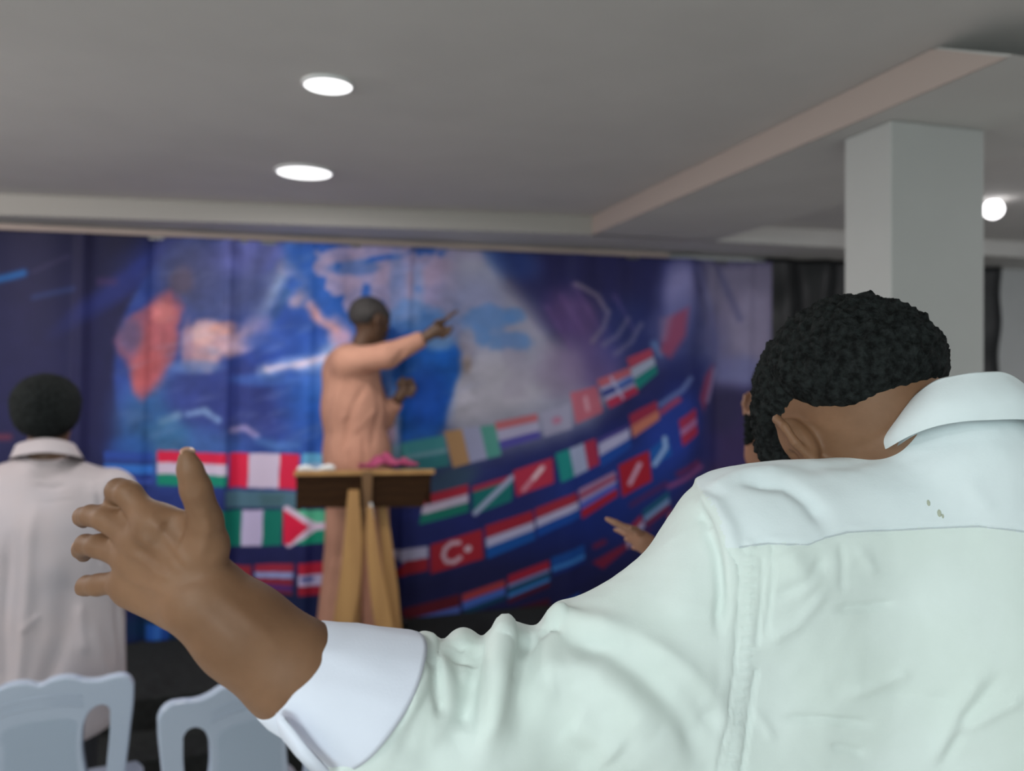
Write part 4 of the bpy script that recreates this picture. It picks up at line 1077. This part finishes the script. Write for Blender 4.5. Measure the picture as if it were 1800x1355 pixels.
# cuff, rolled up
def ringpts(c, rad_px, tilt, d, n=96, lob=0.0, ph=0.0, sq=1.0):
    c0 = P(*c, d); a = axd if tilt is None else tilt
    e1 = CU-a*(CU@a); e1 /= np.linalg.norm(e1); e2 = np.cross(a, e1)
    R = pxr(rad_px, d); an = np.linspace(0, 2*math.pi, n, endpoint=False)
    r = R*(1+lob*np.sin(3*an+ph)+lob*.6*np.sin(7*an+2*ph))
    return c0+(r*np.cos(an))[:, None]*e1+(r*sq*np.sin(an))[:, None]*e2
def cuff(mx, nm='cuff'):
    s = 1 if mx(0) == 0 else -1
    a = axd if s == 1 else rxd
    tl = a*.96+CU*.10; tl /= np.linalg.norm(tl)
    R = lambda c, r, d, lob=.012, ph=.0: ringpts((mx(c[0]), c[1]), r, tl, d, lob=lob, ph=ph)
    rg = [R((600, 1214), 90, .668, .0), R((560, 1196), 88, .662, .0), R((522, 1180), 87, .656, .008), R((510, 1176), 88, .655, .010), R((508, 1175), 91, .655, .012), R((514, 1177), 95, .656, .014, .3), R((534, 1186), 102, .658, .014, .5),
          R((566, 1194), 110, .662, .012, 1.), R((600, 1206), 117, .667, .012, 1.4), R((632, 1216), 124, .671, .012, 1.7), R((652, 1223), 129, .674, .012, 1.8), R((660, 1226), 130, .675, .012, 1.8), R((660, 1226), 126, .675, .01, 1.8), R((640, 1220), 118, .674, .01, 1.8)]
    V, F = tube_loft(rg)
    V = V+fbm3(V, 38, .0022, 2, 3)[:, None]*np.array([-.3, -.8, .4])
    return V, F
V, F = cuff(lambda x: x); sk(V, F, 'cuff', M['cuff'], FM)
V, F = cuff(lambda x: 3390-x); sk(V, F, 'cuff', M['cuff'], FM)
# the open slit of the rolled cuff with its button tab
fl = np.array([P(*p) for p in [(484, 1252, .600), (500, 1262, .594), (540, 1318, .600), (580, 1356, .604), (566, 1380, .606), (520, 1330, .603), (494, 1300, .606), (486, 1275, .606)]])
bm = bmesh.new(); a_ = [bm.verts.new(p) for p in fl]; b_ = [bm.verts.new(p+CF*.003) for p in fl]; bm.faces.new(a_); bm.faces.new(b_[::-1])
for i in range(len(fl)): bm.faces.new((a_[i], a_[(i+1) % len(fl)], b_[(i+1) % len(fl)], b_[i]))
bmesh.ops.bevel(bm, geom=list(bm.edges), offset=.0012, segments=2, affect='EDGES')
parent_keep(mesh_bm('cuff_tab', bm, M['cuff'], None, True), FM)
# small stains on the yoke
for x, y, r in ((1632, 884, .0022), (1651, 902, .0026), (1657, 907, .0016)):
    d = P(x, y, 1.)-CAM; h_ = SB.ray_cast(Vector(CAM), Vector(d).normalized())
    if h_[0] is not None:
        n = np.array(h_[1]); c_ = np.array(h_[0])+n*(.0002 if n@CF < 0 else -.0002); n = n/np.linalg.norm(n)
        e = np.cross(n, CU); e /= np.linalg.norm(e); V, F = sdf_mesh([ell(c_, (r*.8, r*1.5, .0007), np.stack([e, np.cross(n, e), n]))], .0006)
        sk(V, F, 'stain', M['stain'], FM)
# trousers and shoes
hb = P(1695, 1700, .90)
lg = []
for s in (-1, 1):
    hp = hb+CR*.085*s; kn = np.array([hp[0]+CR[0]*.03*s, hp[1]+CR[1]*.03*s, .52])+CF*.02; ft = np.array([kn[0], kn[1], .08])
    lg += [cap(hp-CU*.02, kn, .095, .075, k=.04), cap(kn, ft, .075, .06, k=.03)]
lg += [cap(hb+CU*.08-CR*.05, hb+CU*.08+CR*.05, .12, k=.05), half(hb+CU*.16, CU, .004)]
V, F = sdf_mesh(lg, .010); sk(V, F, 'trousers', M['trouser'], FM)
shoe_pair([(hb+CR*.115*s+CF*.02)[:2] for s in (-1, 1)], CF, FM)

# ---------- person beyond him, mostly hidden: ear, cheek and an open hand
BM_ = thing('person', 'person almost hidden beyond the foreground man, with one ear and an open brown hand showing', 'person', tuple(P(1400, 900, 1.5)*np.array([1, 1, 0])))
HC2 = P(1402, 722, 1.50)
HA2 = frame_axes(CF*.95+CR*.30, math.radians(8))
pr = head_prims(HC2, HA2, 1.12)
pr += [cap(HC2-CU*.05, HC2-CU*.17-CF*.01, .055, .055, k=.03), cap(P(1346, 748, 1.47), P(1344, 800, 1.49), .036, .038, k=.02), cap(HC2-CU*.22-CR*.05, HC2-CU*.20+CR*.13, .045, k=.03), cap(HC2-CU*.25, HC2-CU*.62, .10, .10, k=.05)]
W2 = lambda px, py, d=1.42: P(px, py, d)
cc = lambda a, b, ra, rb, k=6: cap(W2(*a), W2(*b), ra*.74/1000, rb*.74/1000, k=k/1000)
pr += [cc((1270, 1030, 1.48), (1165, 975, 1.43), 34, 27, 12), cc((1165, 975, 1.43), (1128, 950, 1.42), 25, 22, 10), cc((1140, 950), (1105, 930), 16, 12), cc((1140, 962), (1112, 946), 15, 11), cc((1145, 972), (1122, 958), 14, 10),
       cc((1105, 930), (1080, 918), 9.5, 8.5, 4), cc((1080, 918), (1067, 912), 8.5, 7, 3), cc((1112, 946), (1092, 934, 1.44), 8.5, 7.5, 3), cc((1092, 934, 1.44), (1082, 931, 1.455), 7.5, 6.5, 3), cc((1118, 955), (1100, 947, 1.45), 8, 6.5, 3), cc((1128, 966), (1112, 962, 1.46), 7.5, 6, 3),
       cc((1130, 942), (1118, 930, 1.39), 10, 8, 4), cc((1118, 930, 1.39), (1108, 928, 1.375), 8, 6, 3)]
V, F = sdf_mesh(pr, .004); sk(relax(V, F, 1), F, 'body', M['skin_mid'], BM_)
eyes(HC2, HA2, 1.12, BM_)
hr = hair_mesh(HC2, HA2, 1.12, [(-.2, .065), (-.07, .06), (-.05, .02), (-.02, -.0), (0, .034), (.035, .036), (.05, -.02), (.12, -.045)], .006, .001, 110, sub=5); parent_keep(hr, BM_)
pr = [cap(HC2-CU*.23-CR*.05, HC2-CU*.19, .060, .07, k=.03), cap(HC2-CU*.215+CR*.15, HC2-CU*.19, .060, .07, k=.03), cap(HC2-CU*.28, HC2-CU*.75, .165, .15, k=.06, flat=(CF, .7)),
      cap(HC2-CU*.25-CR*.06, W2(1330, 1090, 1.52), .062, .052, k=.03), cap(W2(1330, 1090, 1.52), W2(1225, 1010, 1.46), .052, .042, k=.03), cap(HC2-CU*.22+CR*.16, HC2-CU*.50+CR*.20, .062, .052, k=.03),
      cap(HC2-CU*.50+CR*.20, HC2-CU*.45+CR*.16+CF*.22, .052, .042, k=.03), ell(HC2-CU*.13, (.068, .068, .04), None, k=.01, op=-1), half(HC2-CU*.78, -CU, .004)]
V, F = sdf_mesh(pr, .007); sk(V, F, 'shirt', M['trouser'], BM_)
# dark glasses with a patterned arm seen at the temple
W = lambda p: HC2+1.12*(np.asarray(p)@HA2)
for sd in (1, -1):
    V, F = sdf_mesh([cap(W((sd*.079, .018, .024)), W((sd*.073, -.085, .014)), .0035, .0045, k=.002)], .0016); sk(V, F, 'glasses_arm', M['lens'], BM_)
    V, F = sdf_mesh([ell(W((sd*.034, -.104, .006)), (.026, .004, .020), HA2, k=.002)], .002); sk(V, F, 'glasses_lens', M['lens'], BM_)
# dark patterned drop at the ear lobe
er = P(1317, 748, 1.44)
bd = []
for i in range(26):
    t = i/26; a = i*2.4
    bd.append(ell(er+CU*(.020-.055*t)+CR*.006*math.cos(a)+CF*.006*math.sin(a), (.0052, .0052, .0048), None, k=.001))
V, F = sdf_mesh(bd, .0022); sk(V, F, 'braided_hair', M['hair'], BM_)
lb = HC2-CU*.75
lg = []
for s in (-1, 1):
    hp = lb+CR*.08*s; ft = np.array([hp[0], hp[1], .08]); lg += [cap(hp, ft, .09, .06, k=.03)]
lg += [cap(lb-CR*.04, lb+CR*.04, .11, k=.05), half(lb+CU*.10, CU, .004)]
V, F = sdf_mesh(lg, .012); sk(V, F, 'trousers', M['trouser'], BM_)
shoe_pair([(lb+CR*.08*s)[:2] for s in (-1, 1)], CF, BM_)

# ---------- man at the left, seen from behind
DL = 2.62
LM = thing('person', 'man at the left edge with round black hair and long pale shirt', 'person', tuple(P(85, 900, DL)*np.array([1, 1, 0])))
HC3 = P(84, 726, DL); HA3 = frame_axes(CF, math.radians(4)); S3 = 0.99
pr = head_prims(HC3, HA3, S3)
pr += [cap(HC3-CU*.05, HC3-CU*.17, .058, .06, k=.03), cap(P(-40, 860, DL), P(205, 860, DL), .05, k=.03), cap(P(82, 900, DL), P(82, 1150, DL), .10, .11, k=.05)]
shL = {}
for s in (-1, 1):
    sh = P(82+s*118, 862, DL); el_ = P(82+s*126, 1010, DL+.03); wr = P(82+s*70, 985, DL+.27)
    shL[s] = (sh, el_, wr)
    pr += [cap(sh, el_, .045, .04, k=.02), cap(el_, wr, .04, .028, k=.02), cap(wr, wr+CF*.05+CU*.01, .034, .034, k=.015, flat=(CU, .6))]
    for j in range(4):
        b0 = wr+CF*.07+CR*(j-1.5)*.018*s+CU*.01; b1 = b0+CF*.035+CU*.006; pr += [cap(b0, b1, .0095, .0088, k=.006), cap(b1, b1+CF*.02-CU*.022, .0088, .0075, k=.004)]
    pr += [cap(wr+CF*.01-CR*.02*s, wr+CF*.05-CR*.050*s+CU*.015, .012, .009, k=.008)]
V, F = sdf_mesh(pr, .005); sk(relax(V, F, 1), F, 'body', M['skin_dark'], LM)
eyes(HC3, HA3, S3, LM)
hp_ = [ell(P(81, 708, DL-.022), (.103, .116, .100), np.stack([CR, CF, CU]), k=.01), ell(P(81, 735, DL-.035), (.090, .095, .068), np.stack([CR, CF, CU]), k=.03), half(HC3+HA3[1]*-.055-CU*.0, -HA3[1]-CU*.55, .012)]
V, F = sdf_mesh(hp_, .0045); V = V+vnormals(V, F)*fbm3(V, 70, .0022, 2)[:, None]; sk(V, F, 'hair', M['hair'], LM)
pr = [cap(P(-18, 858, DL), P(75, 838, DL), .067, .076, k=.04), cap(P(182, 858, DL), P(88, 838, DL), .067, .076, k=.04),
      ell(P(82, 940, DL), (.268, .135, .23), np.stack([CR, CF, CU]), k=.05), cap(P(80, 980, DL), P(80, 1250, DL), .255, .268, k=.06, flat=(CF, .54)),
      ell(P(78, 715, DL), (.075, .085, .075), None, k=.01, op=-1)]
hemc = P(78, 1284, DL)+CU*.95
pr += [dict(t='e', c=hemc, r=np.array([.95, .95, .95]), rot=np.eye(3), k=.004, op=-3)]
pr = pr[:-1]
for s in (-1, 1):
    sh, el_, wr = shL[s]; pr += [cap(sh, el_, .072, .060, k=.03), cap(el_, el_*.45+wr*.55, .060, .050, k=.03)]
pr += [half(P(78, 1282, DL), -CU, .01), half(P(215, 1262, DL), CR*.55-CU, .03), half(P(-60, 1262, DL), -CR*.55-CU, .03)]
V, F = sdf_mesh(pr, .0065); V = relax(V, F, 2)
V = folds(V, F, [([(60, 900), (50, 1050), (30, 1230)], .02, .012), ([(120, 1000), (110, 1120), (70, 1230)], .03, -.014), ([(160, 1090), (185, 1180), (190, 1230)], .02, .012), ([(205, 1050), (212, 1150), (215, 1220)], .012, -.008),
                 ([(15, 950), (5, 1100), (8, 1220)], .02, -.010), ([(172, 850), (176, 930), (170, 1000)], .008, -.008), ([(60, 853), (90, 858), (115, 853)], .008, -.005), ([(40, 1110), (70, 1080)], .01, .006),
                 ([(-10, 872), (80, 884), (175, 872)], .004, -.003), ([(140, 1060), (150, 1150)], .016, .010), ([(190, 860), (196, 900)], .008, -.006)])
V = V+vnormals(V, F)*fbm3(V, 6, .006, 2)[:, None]
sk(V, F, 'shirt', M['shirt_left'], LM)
tc = [(28, 783, DL-.02), (44, 776, DL-.075), (80, 770, DL-.095), (118, 776, DL-.075), (132, 783, DL-.02), (128, 792, DL+.06), (80, 800, DL+.09), (34, 792, DL+.06)]
bc = [(18, 806, DL-.02), (36, 800, DL-.09), (80, 795, DL-.115), (126, 800, DL-.09), (146, 806, DL-.02), (140, 815, DL+.08), (80, 825, DL+.11), (24, 815, DL+.08)]
T_ = smooth_path([P(*p) for p in tc], 64); Bt = smooth_path([P(*p) for p in bc], 64)
V, F = tube_loft([T_*(1-t)+Bt*t-(T_-T_.mean(0))*.04 for t in (1, .5, 0)]+[T_+CU*.001]+[T_*(1-t)+Bt*t+(T_-T_.mean(0))*.02 for t in (0, .35, .7, 1)])
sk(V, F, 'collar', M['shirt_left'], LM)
lg = []
for s in (-1, 1):
    hp = P(80, 1240, DL)+CR*.085*s; ft = np.array([hp[0], hp[1], .08]); lg += [cap(hp, ft, .095, .065, k=.03)]
lg += [cap(P(60, 1225, DL), P(100, 1225, DL), .10, k=.05), half(P(80, 1200, DL), CU, .004)]
V, F = sdf_mesh(lg, .012); sk(V, F, 'trousers', M['trouser'], LM)
shoe_pair([(P(80, 1240, DL)+CR*.085*s)[:2] for s in (-1, 1)], CF, LM)

# ---------- preacher on the stage, pointing to the right
DP = 4.03
PM = thing('person', 'man in peach shirt and trousers on the stage, pointing to the right', 'person', tuple(P(630, 1100, DP)*np.array([1, 1, 0])+np.array([0, 0, ZT])))
hd = CR*.66+CF*.75; hd /= np.linalg.norm(hd)
HC4 = P(651, 568, DP); HA4 = frame_axes(hd, math.radians(14)); S4 = 1.10
pr = head_prims(HC4, HA4, S4)
pr += [cap(HC4-CU*.05-hd*.02, P(628, 625, DP), .052, .055, k=.03), cap(P(612, 640, DP-.10), P(622, 640, DP+.12), .05, k=.03), cap(P(622, 670, DP), P(622, 830, DP), .10, .11, k=.05),
       cap(P(612, 640, DP-.12), P(678, 624, DP-.13), .045, .038, k=.02), cap(P(678, 624, DP-.13), P(748, 592, DP-.10), .038, .026, k=.02)]
pc = lambda a, b, ra, rb, k=6, dz=-.10: cap(P(a[0], a[1], DP+dz), P(b[0], b[1], DP+dz), ra/1000, rb/1000, k=k/1000)
pr += [pc((748, 592), (768, 577), 28, 30, 10), pc((756, 588), (776, 580), 26, 26, 10), pc((774, 570), (790, 556), 13, 10.5), pc((790, 556), (803, 547), 10.5, 8.5, 4),
       pc((780, 578), (792, 577), 13, 12), pc((792, 577), (786, 586), 12, 10), pc((776, 584), (788, 586), 12, 11), pc((788, 586), (780, 590), 11, 9), pc((770, 590), (780, 593), 11, 9.5), pc((766, 566), (780, 562), 11, 9, dz=-.13)]
pr += [cap(P(640, 650, DP+.14), P(672, 735, DP+.10), .045, .04, k=.02), cap(P(672, 735, DP+.10), P(700, 702, DP+.02), .04, .027, k=.02)]
pr += [pc((702, 698), (712, 682), 30, 34, 12, .0), pc((708, 672), (722, 668), 16, 14, 8, -.02), pc((722, 668), (728, 680), 14, 13, 5, -.03), pc((714, 682), (729, 684), 15, 13, 5, -.03), pc((729, 684), (724, 692), 13, 11, 5, -.035), pc((712, 692), (724, 695), 14, 11, 5, -.03), pc((700, 676), (708, 664), 13, 10, 5, -.03)]
V, F = sdf_mesh(pr, .0055); sk(relax(V, F, 1), F, 'body', M['skin_dark'], PM)
eyes(HC4, HA4, S4, PM)
hr = hair_mesh(HC4, HA4, S4, [(-.2, .070), (-.08, .06), (-.06, .02), (-.03, .01), (0, .036), (.035, .034), (.05, -.02), (.12, -.045)], .011, .0010, 120, sub=5, m=M['hair_fade']); parent_keep(hr, PM)
pr = [cap(P(612, 636, DP-.09), P(626, 634, DP+.10), .074, .070, k=.05), cap(P(617, 655, DP), P(622, 720, DP), .150, .158, k=.06), cap(P(622, 720, DP), P(628, 800, DP), .158, .165, k=.05), cap(P(628, 800, DP), P(632, 850, DP), .168, .168, k=.05),
      cap(P(610, 636, DP-.12), P(680, 625, DP-.14), .074, .062, k=.04), cap(P(680, 625, DP-.14), P(738, 598, DP-.11), .062, .044, k=.03), half(P(745, 594, DP-.10), CR*.9+CU*.42, .004),
      cap(P(640, 655, DP+.13), P(673, 737, DP+.10), .07, .058, k=.04), cap(P(673, 737, DP+.10), P(692, 712, DP+.04), .055, .045, k=.03),
      ell(HC4-CU*.05, (.085, .085, .055), None, k=.01, op=-1), half(P(632, 862, DP), -CU, .006)]
V, F = sdf_mesh(pr, .0075); V = relax(V, F, 2)
V = folds(V, F, [([(600, 665), (585, 740), (580, 800)], .02, .010), ([(640, 680), (615, 730), (600, 800)], .018, -.014), ([(660, 660), (668, 720), (650, 800)], .02, -.008), ([(600, 740), (640, 700)], .012, .010), ([(620, 760), (660, 720)], .012, .010),
                 ([(690, 640), (712, 615)], .012, -.010), ([(660, 650), (680, 610)], .012, .008), ([(640, 655), (655, 615)], .010, -.006), ([(610, 780), (612, 830)], .012, .010), ([(640, 770), (640, 830)], .012, -.010)])
sk(V, F, 'shirt', M['peach'], PM)
lg = [cap(P(608, 850, DP-.04), P(600, 985, DP-.03), .10, .088, k=.03), cap(P(600, 985, DP-.03), P(588, 1095, DP-.04), .088, .092, k=.02), cap(P(650, 850, DP+.03), P(655, 985, DP+.04), .10, .090, k=.03), cap(P(655, 985, DP+.04), P(664, 1095, DP+.03), .090, .090, k=.02),
      cap(P(612, 840, DP), P(648, 840, DP), .12, k=.04), half(P(630, 835, DP), CU, .004), half(P(630, 1112, DP), -CU, .004)]
V, F = sdf_mesh(lg, .008); V = relax(V, F, 1)
V = folds(V, F, [([(575, 1080), (585, 1000), (592, 930)], .014, .012), ([(600, 1085), (604, 1000)], .012, -.014), ([(655, 1085), (652, 980)], .012, .012), ([(676, 1085), (672, 990)], .012, -.012)])
sk(V, F, 'trousers', M['peach'], PM)
shoe_pair([P(588, 1100, DP-.05)[:2], P(666, 1100, DP+.03)[:2]], hd, PM, ZT)

# collars, cuffs and stains belong to their shirt; nails and eyes to their body
for pn in (FM, BM_, LM, PM):
    kids = list(pn.children); by = {o.name.split('.')[0]: o for o in kids}
    for o in kids:
        b = o.name.split('.')[0]
        if b in ('collar', 'cuff', 'cuff_tab', 'stain', 'seam'): o.parent = by['shirt']
        elif b in ('eye', 'nail'): o.parent = by['body']
